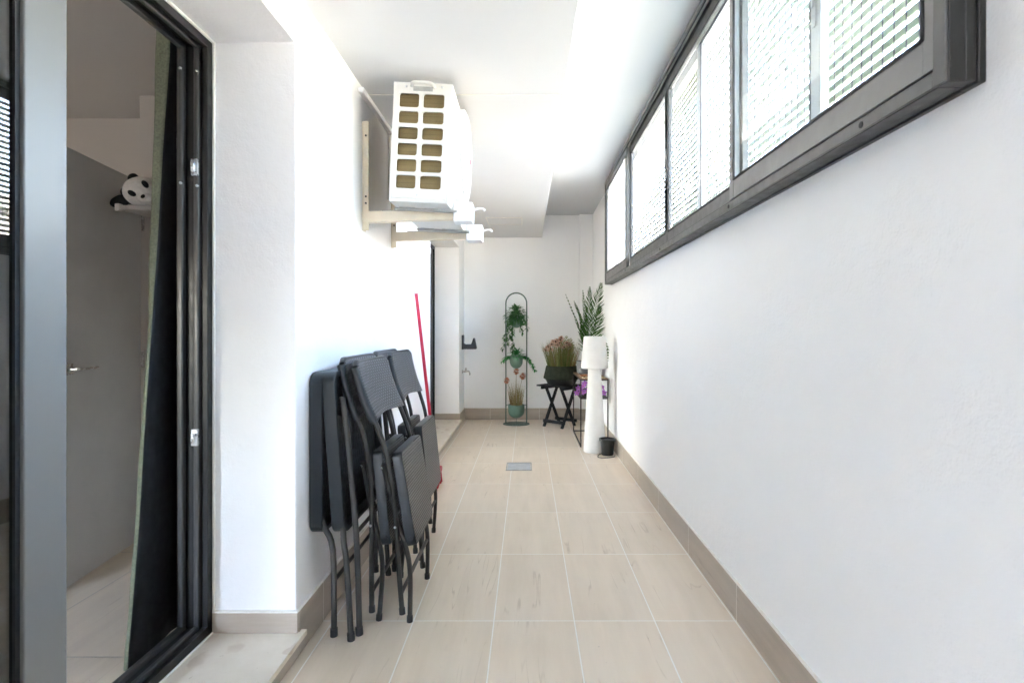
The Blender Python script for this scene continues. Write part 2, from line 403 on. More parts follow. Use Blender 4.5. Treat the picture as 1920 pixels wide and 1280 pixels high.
def tag(o, label=None, cat=None, group=None, kind=None):
    if label: o['label'] = label
    if cat: o['category'] = cat
    if group: o['group'] = group
    if kind: o['kind'] = kind
    return o
def thing(name, label, cat, loc=(0,0,0), rot=(0,0,0), group=None):
    o = bpy.data.objects.new(name, None); COL.objects.link(o); o.location = loc; o.rotation_euler = rot
    o.empty_display_size = .1
    return tag(o, label, cat, group)
def copy_tree(o, parent=None):
    c = o.copy(); COL.objects.link(c)
    if parent: c.parent = parent
    for ch in list(o.children): copy_tree(ch, c)
    return c
def smooth_path(pts, n=6):
    """Catmull-Rom through the points"""
    P = [Vector(p) for p in pts]; P = [P[0]*2-P[1]] + P + [P[-1]*2-P[-2]]; out = []
    for i in range(1, len(P)-2):
        for k in range(n):
            t = k/n; a, b_, c, d = P[i-1], P[i], P[i+1], P[i+2]
            out.append(.5*((2*b_) + (c-a)*t + (2*a-5*b_+4*c-d)*t*t + (3*b_-a-3*c+d)*t**3))
    out.append(P[-2]); return out

# ------------------------------------------------------------------ camera (one-point view, shifted lens)
F, PX, PY, CH = 1009.0, 989.0, 620.0, 1.2
cam = bpy.data.cameras.new('camera'); co_ = bpy.data.objects.new('camera', cam); COL.objects.link(co_)
co_.location = (0, 0, CH); co_.rotation_euler = (R(90), 0, 0)
cam.sensor_width = 36; cam.lens = F/1920*36; cam.shift_x = -(PX-960)/1920; cam.shift_y = (PY-640)/1920
cam.clip_start = .02; cam.clip_end = 500
cam.dof.use_dof = True; cam.dof.focus_distance = 3.4; cam.dof.aperture_fstop = 4.5
scene.camera = co_

# ------------------------------------------------------------------ dimensions
XL, XR, YB, YN = -.857, .878, 7.29, -2.8      # wall faces, back wall, wall behind the camera
XI = -1.30                                      # inner face of the left wall (rooms behind it)
ZS, ZT = 2.46, 2.765                            # soffit, raised ceiling
XS = .197                                       # edge of the soffit
D1, D2 = (.65, 1.992), (4.75, 6.755)           # the two door openings along Y; unseen near jamb placed to shade the reveal
ZD, ZD2, ZTH = 2.266, 2.25, .088                # door heads, threshold top
W0, W1, WZ0, WZ1 = 1.035, 5.56, 1.69, 2.725     # window hole

# ------------------------------------------------------------------ setting
def sheet(name, x0, x1, y0, y1, z, mat):
    return tag(MB().box(x0, x1, y0, y1, z-.12, z).build(name, mat), kind='structure')
tag(sheet('floor', XL-.02, XR+.05, YN-.05, YB+.05, 0, 'floor'), 'beige stone tile floor of the narrow corridor', 'floor')
tag(sheet('room_floor', -5.05, XI+.0, -1.4, YB+.05, .05, 'roomfloor'), 'dim beige tile floor behind the sliding door', 'floor')
g = MB(); g.quad((1.02, -120, -.25), (200, -120, -.25), (200, 200, -.25), (1.02, 200, -.25)); g.quad((-120, -120, -.25), (1.02, -120, -.25), (1.02, YN-.1, -.25), (-120, YN-.1, -.25)); g.quad((-120, YN-.1, -.25), (-5.06, YN-.1, -.25), (-5.06, 200, -.25), (-120, 200, -.25)); tag(g.build('ground', 'ground'), kind='structure')

# ceiling: low soffit on the left, raised strip beside the window
c = MB().solid([-7.6, -5.1, XI, XS, 1.12], [-3.0, 7.5], [ZS, ZT, 3.0], lambda x, y, z: z > ZT or (XI < x < XS))  # unseen overhang past the rooms added to keep the sun out
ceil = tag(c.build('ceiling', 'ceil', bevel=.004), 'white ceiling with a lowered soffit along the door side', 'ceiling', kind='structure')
jt = MB().box(XL+.002, XS-.012, 2.872, 2.880, ZS-.0022, ZS-.0002).build('board_joint', 'caulk', ceil)

def baseboard(parent, a, b_, face, axis, z0, z1, d=.012):
    """skirting tile plus its cream top joint"""
    m = MB(); k = MB()
    if axis == 'y':
        x0, x1 = (face-d, face) if d > 0 else (face, face-d)
        m.box(min(x0,x1), max(x0,x1), a, b_, z0, z1); k.box(min(x0,x1)+.001, max(x0,x1)-.001, a, b_, z1, z1+.006)
    else:
        m.box(a, b_, face-abs(d), face, z0, z1); k.box(a, b_, face-abs(d)+.001, face, z1, z1+.006)
    o = m.build('skirting', 'base_y' if axis == 'y' else 'base_x', parent, bevel=.0015)
    k.build('joint_filler', 'caulk', o)
    return o

ys = [YN-.15, D1[0], D1[1], D2[0], D2[1], YB+.15]
def left_in(x, y, z):
    if D1[0] < y < D1[1] and ZTH-.03 < z < ZD: return False
    if D2[0] < y < D2[1] and ZTH-.03 < z < ZD2: return False
    return True
lw = MB().solid([XI, XL], ys, [-.1, ZTH-.03, ZD2, ZD, ZT], left_in).build('wall', 'wall', bevel=.004)
tag(lw, 'white plaster wall with two recessed sliding doors', 'wall')
baseboard(lw, D1[1], D2[0], XL, 'y', 0, .160, -.012)
baseboard(lw, D2[1], YB-.0125, XL, 'y', 0, .160, -.012)
baseboard(lw, YN+.012, D1[0], XL, 'y', 0, .160, -.012)
for d in (D1, D2):
    MB().box(XL, XL+.012, d[0], d[1], 0, ZTH-.0215).build('riser_tile', 'base_y', lw, bevel=.0015)
    baseboard(lw, -1.161, XL+.011, d[1], 'x', ZTH+.0005, .162, .012)

rw = MB().solid([XR, 1.06], [YN-.15, W0, W1, YB+.15], [-.3, WZ0, WZ1, ZT], lambda x, y, z: not (W0 < y < W1 and WZ0 < z < WZ1)).build('wall', 'wall', bevel=.004)
tag(rw, 'white textured wall under the long high window', 'wall')
baseboard(rw, YN+.012, YB-.0125, XR, 'y', 0, .150, .012)
bw = MB().solid([XL-.06, .70, XR+.06], [YB-.07, YB, YB+.15], [-.1, ZT], lambda x, y, z: x > .70 or y > YB).build('wall', 'wall', bevel=.004)
tag(bw, 'white end wall with a shallow corner pillar', 'wall')
baseboard(bw, XL+.0125, .699, YB, 'x', 0, .152, .012)
baseboard(bw, .688, XR-.0125, YB-.0705, 'x', 0, .152, .012)
nw = MB().solid([XL-.06, -.82, -.47, XR+.06], [YN-.15, YN], [-.1, 0, 2.2, ZT], lambda x, y, z: not (-.82 < x < -.47 and 0 < z < 2.2)).build('wall', 'wall', bevel=.004)  # doorway added out of view to light the surfaces facing the camera
tag(nw, 'white plaster wall with an open doorway behind the viewer', 'wall')

# dim rooms behind the doors
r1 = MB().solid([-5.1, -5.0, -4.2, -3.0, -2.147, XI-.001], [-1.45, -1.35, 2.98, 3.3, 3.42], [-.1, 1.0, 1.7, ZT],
    lambda x, y, z: x < -5.0 or (y < -1.35 and not (-4.2 < x < -3.0 and 1.0 < z < 1.7)) or y > 3.3 or (y > 2.98 and x > -2.147)).build('wall', 'roomwall')  # unseen opening added in the rear wall to let daylight into the room
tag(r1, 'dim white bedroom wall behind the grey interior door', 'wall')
r2 = MB().solid([-5.1, -5.0, XI-.001], [3.421, 3.8, 7.1, YB+.02, YB+.12], [-.1, .3, 2.4, ZT], lambda x, y, z: (x < -5.0 and not (3.8 < y < 7.1 and .3 < z < 2.4)) or y > YB).build('wall', 'roomwall')  # unseen side opening added so skylight reaches the corridor through the far door
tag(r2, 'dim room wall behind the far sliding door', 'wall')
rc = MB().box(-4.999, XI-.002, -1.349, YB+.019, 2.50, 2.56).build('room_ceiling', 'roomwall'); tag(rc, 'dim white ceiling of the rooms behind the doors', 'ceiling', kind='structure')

# stone thresholds
for d, lab in ((D1, 'cream fossil limestone threshold under the near sliding door'), (D2, 'cream limestone threshold under the far sliding door')):
    th = MB().box(-1.30, XL+.034, d[0]+.001, d[1]-.001 if d is D2 else d[1]-.001, ZTH-.021, ZTH)
    if True:
        th.box(XL+.0125, XL+.034, d[1]-.001, d[1]+.02, ZTH-.021, ZTH)
    tag(th.build('door_threshold', 'stone', bevel=.0025), lab, 'threshold')

# ------------------------------------------------------------------ sliding doors
XF = -1.163
def frame_profile(mb_plate, mb_ridge, horizontal, a, b_, face, sgn):
    """plate against the opening and two rails; horizontal members run along Y, jambs along Z"""
    def add(mb, x0, x1, depth, s0=0):
        lo, hi = sorted((face, face+sgn*depth))
        if horizontal: mb.box(x0, x1, a+s0, b_-s0, lo, hi)
        else: mb.box(x0, x1, lo, hi, a+s0, b_-s0)
    add(mb_plate, -1.285, XF, .020)
    add(mb_plate, XF-.018, XF+.001, .036)
    add(mb_ridge, -1.212, -1.192, .040)
    add(mb_ridge, -1.270, -1.250, .040)
def door(d, zhead, label):
    t = thing('sliding_door', label, 'door', (-1.22, (d[0]+d[1])/2, ZTH))
    inv = Matrix.Translation(-Vector(t.location))
    def put(mb, name, mat, parent=t, **k):
        for i, v in enumerate(mb.v): mb.v[i] = inv @ v
        return mb.build(name, mat, parent, **k)
    pl, rg = MB(), MB()
    frame_profile(pl, rg, True, d[0]+.001, d[1]-.001, ZTH+.0008, 1)
    frame_profile(pl, rg, True, d[0]+.001, d[1]-.001, zhead-.0008, -1)
    frame_profile(pl, rg, False, ZTH+.022, zhead-.022, d[1]-.0012, -1)
    frame_profile(pl, rg, False, ZTH+.022, zhead-.022, d[0]+.0012, 1)
    fr = put(pl, 'frame', 'dark', bevel=.002); put(rg, 'track', 'doortrack', fr, bevel=.005, seg=3)
    return t, put, fr
dt, put, fr = door(D1, ZD, 'near dark bronze sliding glass door, half open onto the dim room')
# caulk bead round the frame
k = MB().box(XF+.001, XF+.009, D1[1]-.010, D1[1]-.0005, ZTH+.001, ZD-.001); k.box(XF+.001, XF+.009, D1[0], D1[1]-.010, ZD-.010, ZD-.0005); k.box(XF+.0015, XF+.008, D1[0], D1[1]-.012, ZTH+.0002, ZTH+.006)
put(k, 'sealant', 'caulk', bevel=.002)
def sash(put, y0, y1, x0, x1, z0, z1, st0, st1, parent_name='sash', smat='stile', gmat='doorglass'):
    s = MB(); s.box(x0, x1, y0, y0+st0, z0, z1); s.box(x0, x1, y1-st1, y1, z0, z1)
    s.box(x0+.001, x1-.001, y0+st0, y1-st1, z0, z0+.085); s.box(x0+.001, x1-.001, y0+st0, y1-st1, z1-.07, z1)
    o = put(s, parent_name, smat, bevel=.003)
    k = MB(); xm = (x0+x1)/2; e = .012
    k.box(xm-.010, xm+.010, y0+st0, y0+st0+e, z0+.085, z1-.07); k.box(xm-.010, xm+.010, y1-st1-e, y1-st1, z0+.085, z1-.07)
    k.box(xm-.010, xm+.010, y0+st0+e, y1-st1-e, z0+.085, z0+.085+e); k.box(xm-.010, xm+.010, y0+st0+e, y1-st1-e, z1-.07-e, z1-.07)
    put(k, 'gasket', 'darkblack', o)
    put(MB().box(xm-.003, xm+.003, y0+st0+.004, y1-st1-.004, z0+.09, z1-.075), 'glass', gmat, o)
    return o
s1 = sash(put, .72, 1.382, -1.222, -1.182, ZTH+.03, ZD-.03, .11, .118)
s2 = sash(put, .69, 1.33, -1.280, -1.240, ZTH+.03, ZD-.03, .11, .11)
for zz in (1.79, .815):
    kp = MB().box(-1.214, -1.190, D1[1]-.052, D1[1]-.040, zz-.030, zz+.030); kp.box(-1.208, -1.196, D1[1]-.064, D1[1]-.050, zz-.018, zz+.018)
    put(kp, 'strike_plate', 'steel', bevel=.002)
for (xx, zz) in ((-1.197, 2.14), (-1.258, 2.15), (-1.197, 1.725), (-1.256, 1.735)):
    put(MB().ball((xx, D1[1]-.043, zz), .0055, 10, 6), 'screw', 'steel', smooth=60)

dt2, put2, fr2 = door(D2, ZD2, 'far dark bronze sliding glass door near the end wall')
sash(put2, D2[0]+.9, D2[1]-.03, -1.222, -1.182, ZTH+.03, ZD2-.03, .09, .09, smat='winframe', gmat='farglass')
sash(put2, D2[0]+.03, D2[0]+1.0, -1.280, -1.240, ZTH+.03, ZD2-.03, .09, .09, smat='winframe', gmat='farglass')

# curtain: black lining outside, sage fabric turned back at its edge
Xc = -1.345
edge = [(318,75),(318,100),(305,280),(295,450),(282,640),(270,815),(260,990),(247,1150),(239,1235)]
back = [(292,75),(291,150),(287,300),(280,500),(276,640),(263,880),(252,1000),(240,1150),(231,1240)]
def edge_pt(px, py):
    Y = -Xc*F/(PX-px); return Y, CH-(py-PY)*Y/F
epts = [edge_pt(*p) for p in edge]
def lerp_tab(tab, z):
    tab = sorted(tab, key=lambda t: t[1])
    if z <= tab[0][1]: return tab[0][0]
    for (a, za), (b_, zb) in zip(tab, tab[1:]):
        if z <= zb: return a+(b_-a)*(z-za)/(zb-za)
    return tab[-1][0]
bpts = []
for (px, py), (Y, z) in zip(back, epts): bpts.append(((px-PX)*Y/F, z))
cz0, cz1 = .058, 2.42
def lining_pt(u, v):
    z = cz0+(cz1-cz0)*v; y = lerp_tab(epts, z)
    yy = y+(2.34-y)*u
    return (Xc+.012*math.sin(u*11+.4)*min(1, u*4)+.006*math.sin(u*23+v*2)*min(1, u*4), yy, z)
def green_pt(u, v):
    z = cz0+(cz1-cz0)*v; y = lerp_tab(epts, z); xb = lerp_tab(bpts, z)
    x = Xc+.0015+(xb-Xc-.0015)*min(1, u*1.6)-max(0, u-.6)*.01
    return (x, y+.0005+.03*max(0, u-.5)+.003*math.sin(v*40)*u, z)
cu = thing('curtain', 'black lined sage green curtain drawn beside the near sliding door', 'curtain', (Xc, 2.05, cz0))
for nm, fn, mt, nu in (('lining', lining_pt, 'lining', 28), ('face_fabric', green_pt, 'greenfab', 8)):
    mb = MB().grid(fn, nu, 40); mb.v = [v-Vector(cu.location) for v in mb.v]; mb.build(nm, mt, cu, smooth=70, solid=.003)

# interior door, ajar
la, lb = Vector((-2.036, 2.35, 0)), Vector((-2.122, 2.955, 0))
ang = math.atan2(lb.y-la.y, lb.x-la.x); ln = (lb-la).length
idr = thing('interior_door', 'grey flush interior door standing open in the dim room', 'door', (lb.x, lb.y, .05), (0, 0, ang))
MB().box(-ln, 0, 0, .04, .012, 1.965).build('door_leaf', 'greydoor', idr, bevel=.002)
hz = CH-(693-PY)*.00235-.05
h = MB().box(-ln+.012, -ln+.064, -.009, -.0005, hz-.026, hz+.026); hd = h.build('rose', 'chrome', idr, bevel=.002)
MB().tube([(-ln+.038, -.009, hz), (-ln+.038, -.045, hz)], .010, 12).tube(smooth_path([(-ln+.035, -.045, hz), (-ln+.10, -.050, hz+.001), (-ln+.165, -.050, hz+.002)]), .008, 12, flat=(1, .7)).build('handle', 'chrome', idr, smooth=40)
for zz in (.2, .95, 1.7):
    MB().tube([(.006, -.006, zz), (.006, -.006, zz+.09)], .007, 10).build('hinge', 'chrome', idr, smooth=40)

# shelf and plush toy
sh = thing('wall_shelf', 'shelf with a plush panda on it in the dim room', 'shelf', (XI, 2.65, 1.77))
MB().box(-.62, -.003, -.115, .14, 0, .022).build('board', 'greyshelf', sh, bevel=.002)
MB().box(-.64, -.618, -.122, -.100, -.006, .028).build('end_cap', 'shelf', sh, bevel=.002)
for yy in (-.07, .1): MB().prism([(-.002, -.001), (-.50, -.001), (-.50, -.012), (-.02, -.05), (-.002, -.05)], 'y', yy-.01, yy+.01).build('bracket', 'greyshelf', sh)
pp = thing('plush_panda', 'black and white plush panda slumped on the shelf', 'plush toy', (-1.855, 2.60, 1.793))
HC = Vector((0, 0, .074))                                    # the head leans to the left, face turned down to the right
tilt = Euler((0, R(-42), 0)).to_matrix()
pb = MB(); pb.ball(HC, (.086, .080, .074), 24, 16); pb.ball(HC+Vector((.052, -.058, -.040)), (.032, .028, .024), 16, 10); pb.ball((.12, .06, .062), (.10, .07, .062), 20, 12)
pb.build('body', 'plushw', pp, smooth=180)
for e in ((-.050, .0, .068), (-.085, .0, .004)):
    MB().ball(HC+Vector(e), (.026, .018, .024), 14, 8, tilt).build('ear', 'plushb', pp, smooth=180)
for e, a_ in (((-.002, -.074, -.022), 60), ((.050, -.060, .024), 40)):
    MB().ball(HC+Vector(e), (.013, .010, .021), 14, 8, Euler((0, R(-a_), 0)).to_matrix()).build('eye_patch', 'plushb', pp, smooth=180)
MB().ball(HC+Vector((.058, -.086, -.040)), (.011, .007, .008), 12, 8, tilt).build('nose', 'plushb', pp, smooth=180)
MB().tube(smooth_path([(-.02, -.01, .03), (-.075, -.02, .034), (-.115, -.01, .026), (-.13, 0, .010)]), [.02]*6+[.026]*7+[.028]*5+[.02], 12).build('arm', 'plushb', pp, smooth=180)
MB().tube(smooth_path([(-.03, .14, .02), (-.02, .162, -.02), (.03, .165, -.06), (.075, .165, -.075)]), .026, 12).build('leg', 'plushb', pp, smooth=180)

# ------------------------------------------------------------------ window
wt = thing('sliding_window', 'long grey aluminium sliding window high on the textured wall', 'window', (XR, W0, WZ0))
iw = -Vector(wt.location)
def wput(mb, name, mat, parent=wt, **k):
    mb.v = [v+iw for v in mb.v]; return mb.build(name, mat, parent, **k)
fm = MB(); rl = MB(); lip = MB()
Y0, Y1, Z0, Z1 = 1.030, 5.575, 1.677, 2.730
def ring(mb, x0, x1, o, w):      # rectangular ring, outer offset o, member width w
    a, b_, c, d = Y0-o, Y1+o, Z0-o, Z1+o
    mb.box(x0, x1, a, a+w, c, d); mb.box(x0, x1, b_-w, b_, c, d)
    mb.box(x0, x1, a+w, b_-w, c, c+w); mb.box(x0, x1, a+w, b_-w, d-w, d)
ring(fm, .862, XR-.0005, .002, .045)        # flange on the plaster
ring(fm, .840, .862, -.002, .030)
ring(fm, .806, .840, 0, .026)             # deep box
ring(lip, .800, .806, -.001, .032)
ring(fm, XR-.0005, .930, -.022, .02)
wf = wput(fm, 'frame', 'windark', bevel=.0025); wput(lip, 'front_lip', 'winframe', wf, bevel=.002)
wput(MB().box(.812, .834, Y0+.03, Y1-.03, Z0+.026, Z0+.0415), 'brush_seal', 'darkblack', wf)  # black strip standing in for the shaded gap below the sashes
for xx in (.820, .852, .884): rl.box(xx-.004, xx+.004, Y0+.03, Y1-.03, Z0+.018, Z0+.034); rl.box(xx-.004, xx+.004, Y0+.03, Y1-.03, Z1-.034, Z1-.018)
wput(rl, 'track', 'winrail', wf)
for yy in (1.29, 2.14, 3.25, 4.40, 5.45):
    wput(MB().tube([(.7985, yy, Z0+.016), (.803, yy, Z0+.016)], .008, 14), 'drain_cap', 'darkblack', wf, smooth=40)
def wsash(y0, y1, x0, st=.05, lock=None, rail='winframe', pane='glass'):
    x1 = x0+.026; z0, z1 = Z0+.042, Z1-.034
    s = MB(); s.box(x0, x1, y0, y0+st, z0, z1); s.box(x0, x1, y1-st, y1, z0, z1)
    s.box(x0+.001, x1-.001, y0+st, y1-st, z0, z0+.072); s.box(x0+.001, x1-.001, y0+st, y1-st, z1-.055, z1)
    o = wput(s, 'sash', rail, bevel=.0025)
    k = MB(); e = .006; k.box(x0-.0015, x0+.004, y0+st-.004, y0+st+e, z0+.07, z1-.05); k.box(x0-.0015, x0+.004, y1-st-e, y1-st+.004, z0+.07, z1-.05)
    k.box(x0-.0015, x0+.004, y0+st+e, y1-st-e, z0+.068, z0+.072+e); k.box(x0-.0015, x0+.004, y0+st+e, y1-st-e, z1-.055-e, z1-.052)
    wput(k, 'gasket', 'darkblack', o)
    xm = (x0+x1)/2
    pm = MB().box(xm-.002, xm+.002, y0+st-.005, y1-st+.005, z0+.068, z1-.05) if pane == 'glass' else MB().quad((xm, y1-st+.005, z0+.068), (xm, y0+st-.005, z0+.068), (xm, y0+st-.005, z1-.05), (xm, y1-st+.005, z1-.05))
    wput(pm, 'glass' if pane != 'screen' else 'insect_screen', pane, o)
    if lock is not None:
        wput(MB().box(x0-.004, x0+.002, lock-.011, lock+.011, (z0+z1)/2-.09, (z0+z1)/2+.09).box(x0-.010, x0-.003, lock-.006, lock+.006, (z0+z1)/2-.03, (z0+z1)/2+.03), 'latch', 'winrail', o, bevel=.002)
    return o
wsash(1.055, 2.150, .806, .042, rail='winsash')
wsash(2.100, 3.262, .838, .05, None, 'winframe', 'frosted')
wsash(3.225, 4.425, .838, .05, 3.25, 'winframe', 'frosted2')
wsash(4.385, 5.540, .806, .042, None, 'winframe', 'opal')
wsash(1.600, 2.760, .870, .055, 1.63, 'winrail', 'screen')
# grating outside the panes
gt = thing('window_grating', 'pale green slatted metal grating outside the long window', 'grating', (1.0, W0, WZ0))
sl, wr = MB(), MB()
zz = WZ0+.004
while zz < WZ1-.01:
    sl.hexa([(.996, W0+.002, zz), (1.004, W0+.002, zz), (1.004, W1-.002, zz), (.996, W1-.002, zz), (.992, W0+.002, zz+.0185), (.998, W0+.002, zz+.0185), (.998, W1-.002, zz+.0185), (.992, W1-.002, zz+.0185)]); zz += .036
yy = W0+.04
while yy < W1: wr.tube([(.9885, yy, WZ0+.001), (.9885, yy, WZ1-.001)], .0020, 6, False); yy += .047
for mb, nm, mt in ((sl, 'slat_panel', 'slat'), (wr, 'wire_panel', 'wire')):
    mb.v = [v-Vector(gt.location) for v in mb.v]; mb.build(nm, mt, gt)

# unseen opposite building across the courtyard, kept low so skylight reaches the floor
ob = thing('apartment_building', 'low rendered building across the courtyard beyond the window grating', 'building', (6, 4, -.25))
MB().box(0, 6, -22, 30, 0, 3.4).build('wall', 'outwall', ob)
MB().box(-.12, 6, -22.1, 30.1, 3.4, 3.6).build('parapet', 'outwall', ob)

# ------------------------------------------------------------------ split air conditioner on brackets
AX, AY, AZ = -.675, 2.62, 1.832
ac = thing('air_conditioner', 'white outdoor air conditioning unit on wall brackets', 'air conditioner', (AX, AY, AZ), (0, R(2.6), 0))
AW, AL, AH = .285, .80, .580
cols = [(.029, .125), (.146, .248)]; rows = [(.065,.130),(.146,.208),(.226,.286),(.304,.364),(.382,.442),(.460,.528)]
def holed_plate(x0, x1, z0, z1, holes_x, holes_z, y0, y1, rad):
    mb = MB()
    xb = [x0]+[(a[1]+b_[0])/2 for a, b_ in zip(holes_x, holes_x[1:])]+[x1]; zb = [z0]+[(a[1]+b_[0])/2 for a, b_ in zip(holes_z, holes_z[1:])]+[z1]
    for i, (hx0, hx1) in enumerate(holes_x):
        for k, (hz0, hz1) in enumerate(holes_z):
            pts = rrect(hx0, hx1, hz0, hz1, rad, 5); cor = [(xb[i+1], zb[k+1]), (xb[i], zb[k+1]), (xb[i], zb[k]), (xb[i+1], zb[k])]
            n = len(pts); q = n//4
            for g_ in range(4):
                for t in range(q-1): mb.tri((cor[g_][0], y0, cor[g_][1]), (pts[g_*q+t][0], y0, pts[g_*q+t][1]), (pts[g_*q+t+1][0], y0, pts[g_*q+t+1][1]))
                a, b_ = pts[g_*q+q-1], pts[(g_*q+q) % n]; c0, c1 = cor[g_], cor[(g_+1) % 4]
                mb.quad((c0[0], y0, c0[1]), (a[0], y0, a[1]), (b_[0], y0, b_[1]), (c1[0], y0, c1[1]))
            for t in range(n):
                a, b_ = pts[t], pts[(t+1) % n]; mb.quad((a[0], y0, a[1]), (b_[0], y0, b_[1]), (b_[0], y1, b_[1]), (a[0], y1, a[1]))
    for a, b_ in (((x0, z0), (x1, z0)), ((x1, z0), (x1, z1)), ((x1, z1), (x0, z1)), ((x0, z1), (x0, z0))):
        mb.quad((a[0], y0, a[1]), (b_[0], y0, b_[1]), (b_[0], y1, b_[1]), (a[0], y1, a[1]))
    return mb
def rrect(y0, y1, z0, z1, r, n=6):
    o = []
    for cy, cz, a0 in ((y1-r, z1-r, 0), (y0+r, z1-r, 90), (y0+r, z0+r, 180), (y1-r, z0+r, 270)):
        for q in range(n+1): a = R(a0+90*q/n); o.append((cy+r*math.cos(a), cz+r*math.sin(a)))
    return o
sp = holed_plate(0, AW, 0, AH, cols, rows, 0, .010, .012)
casing = MB(); casing.solid([0, .006, AW-.008, AW], [.010, .02, AL-.01, AL], [0, .008, AH-.008, AH],
    lambda x, y, z: (x > AW-.008 or y > AL-.01 or z < .008 or z > AH-.008 or (x < .006 and y < .02)))
casing.build('casing', 'acwhite', ac, bevel=.004)
spo = sp.build('side_panel', 'acwhite', ac)
MB().box(.012, AW-.02, .030, .050, .02, AH-.02).box(.012, .035, .05, AL-.03, .02, AH-.02).build('condenser_coil', 'coil', ac)
hm = MB().tube(smooth_path([(.085, -.002, .560), (.095, -.020, .572), (.12, -.022, .574), (.165, -.022, .574), (.19, -.02, .568), (.20, -.002, .556)], 4), .007, 8); hm.build('handle', 'acwhite', spo, smooth=40)
MB().box(.095, .19, -.0015, .004, .540, .562).build('grip_recess', 'acgrey', spo)
for q_ in ((.135, .035), (.06, .560), (.235, .562)): MB().tube([(q_[0], -.003, q_[1]), (q_[0], .001, q_[1])], .0055, 12).build('screw', 'steel', spo, smooth=40)
MB().box(.010, AW-.01, -.003, .001, .016, .050).build('lower_flange', 'acwhite', spo, bevel=.002)
# round fan guard on the front
fc = Vector((AW, .36, .315)); FR = .255
MB().lathe([(FR+.016, 0), (FR+.014, .026), (FR, .034), (FR-.012, .030), (FR-.014, .002)], fc, 64, 'x').build('fan_ring', 'acplastic', ac, smooth=40)
gr = MB()
for q in range(1, 17):
    rr = FR*q/17; xx = .030+.022*math.sqrt(max(0, 1-(q/17)**2))
    gr.tube([fc+Vector((xx, rr*math.cos(a*math.pi/24), rr*math.sin(a*math.pi/24))) for a in range(48)], .0022, 5, closed=True)
for a in range(32):
    th = a*math.pi/16
    gr.tube([fc+Vector((.030+.022*math.sqrt(max(0, 1-(t)**2))+.002, FR*t*math.cos(th), FR*t*math.sin(th))) for t in (.12, .4, .7, .9, 1.0)], .0022, 5)
gr.lathe([(.001, .058), (.03, .057), (.034, .050)], fc, 24, 'x')
gr.build('fan_guard', 'acplastic', ac, smooth=50)
fb = MB()
for a in range(3):
    th = a*2*math.pi/3
    def bl(u, v, th=th): 
        r_ = .05+.18*u; t = th+(v-.5)*1.1
        return fc+Vector((.006+.02*v-.004, r_*math.cos(t), r_*math.sin(t)))
    fb.grid(bl, 4, 6)
fb.lathe([(.001, .02), (.05, .018), (.05, -.003)], fc, 24, 'x'); fb.build('fan', 'acgrey', ac, smooth=50, solid=.003)
MB().box(AW+.0005, AW+.002, .62, .74, .05, .075).build('badge', 'acgrey', ac); MB().box(AW+.058, AW+.062, .345, .375, .30, .33).build('emblem', 'red', ac, bevel=.002)
MB().box(.02, .16, AL+.001, AL+.05, .15, .42).build('valve_cover', 'acwhite', ac, bevel=.01)
for yy in (.16, .72):
    f = MB().box(-.005, AW+.03, yy-.03, yy+.03, -.012, -.001); f.box(.02, .10, yy-.035, yy-.025, -.004, .012); f.box(.15, .22, yy-.035, yy-.025, -.006, .016)
    f.build('mounting_foot', 'acgrey', ac, bevel=.002)
# wall brackets
def bracket(Y, first, label):
    t = thing('wall_bracket', label, 'bracket', (XL, Y, 1.72), group='cream brackets carrying the air conditioner')
    p = MB().box(.001, .006, -.022, .026, 0, .565); p.box(.006, .034, -.022, -.017, .0, .565); p.build('post', 'cream', t, bevel=.0015)
    a = MB()
    for (y0, y1, z0, z1) in ((-.030, -.0235, 0, 1),):
        a.hexa([(.004, -.030, .040), (.50, -.030, .058), (.50, -.0235, .058), (.004, -.0235, .040), (.004, -.030, .098), (.50, -.030, .102), (.50, -.0235, .102), (.004, -.0235, .098)])
    a.hexa([(.004, -.0235, .040), (.50, -.0235, .058), (.50, .016, .058), (.004, .016, .040), (.004, -.0235, .045), (.50, -.0235, .063), (.50, .016, .063), (.004, .016, .045)])
    a.build('arm', 'cream', t, bevel=.001)
    for zz in (.14, .175, .49): MB().tube([(.020, -.0245, zz), (.020, -.0215, zz)], .0055, 10).build('bolt_hole', 'darkblack', t)
    MB().box(.10, .50, -.016, .030, .1025, .1062).box(.10, .50, -.016, -.012, .082, .1025).build('steel_rail', 'acgrey', t, bevel=.001)
    MB().box(.475, .575, -.052, .045, .040, .140).build('foam_cap', 'foam', t, bevel=.006, seg=3)
    MB().tube(smooth_path([(.575, .0, .108), (.60, .0, .116), (.625, .0, .115), (.634, .0, .104)]), .006, 10).build('hook', 'foam', t, smooth=50)
    return t
bracket(2.81, True, 'cream L-shaped bracket under the air conditioner, the nearer one')
bracket(3.40, False, 'cream L-shaped bracket under the air conditioner, the farther one')
ct = MB().box(XL+.001, XL+.028, 2.72, 4.74, 2.405, 2.432); ct.box(XL+.001, XL+.028, 3.30, 3.33, 2.0, 2.405)
tag(ct.build('cable_trunking', 'foam', bevel=.003), 'white cable trunking under the ceiling behind the air conditioner', 'trunking')

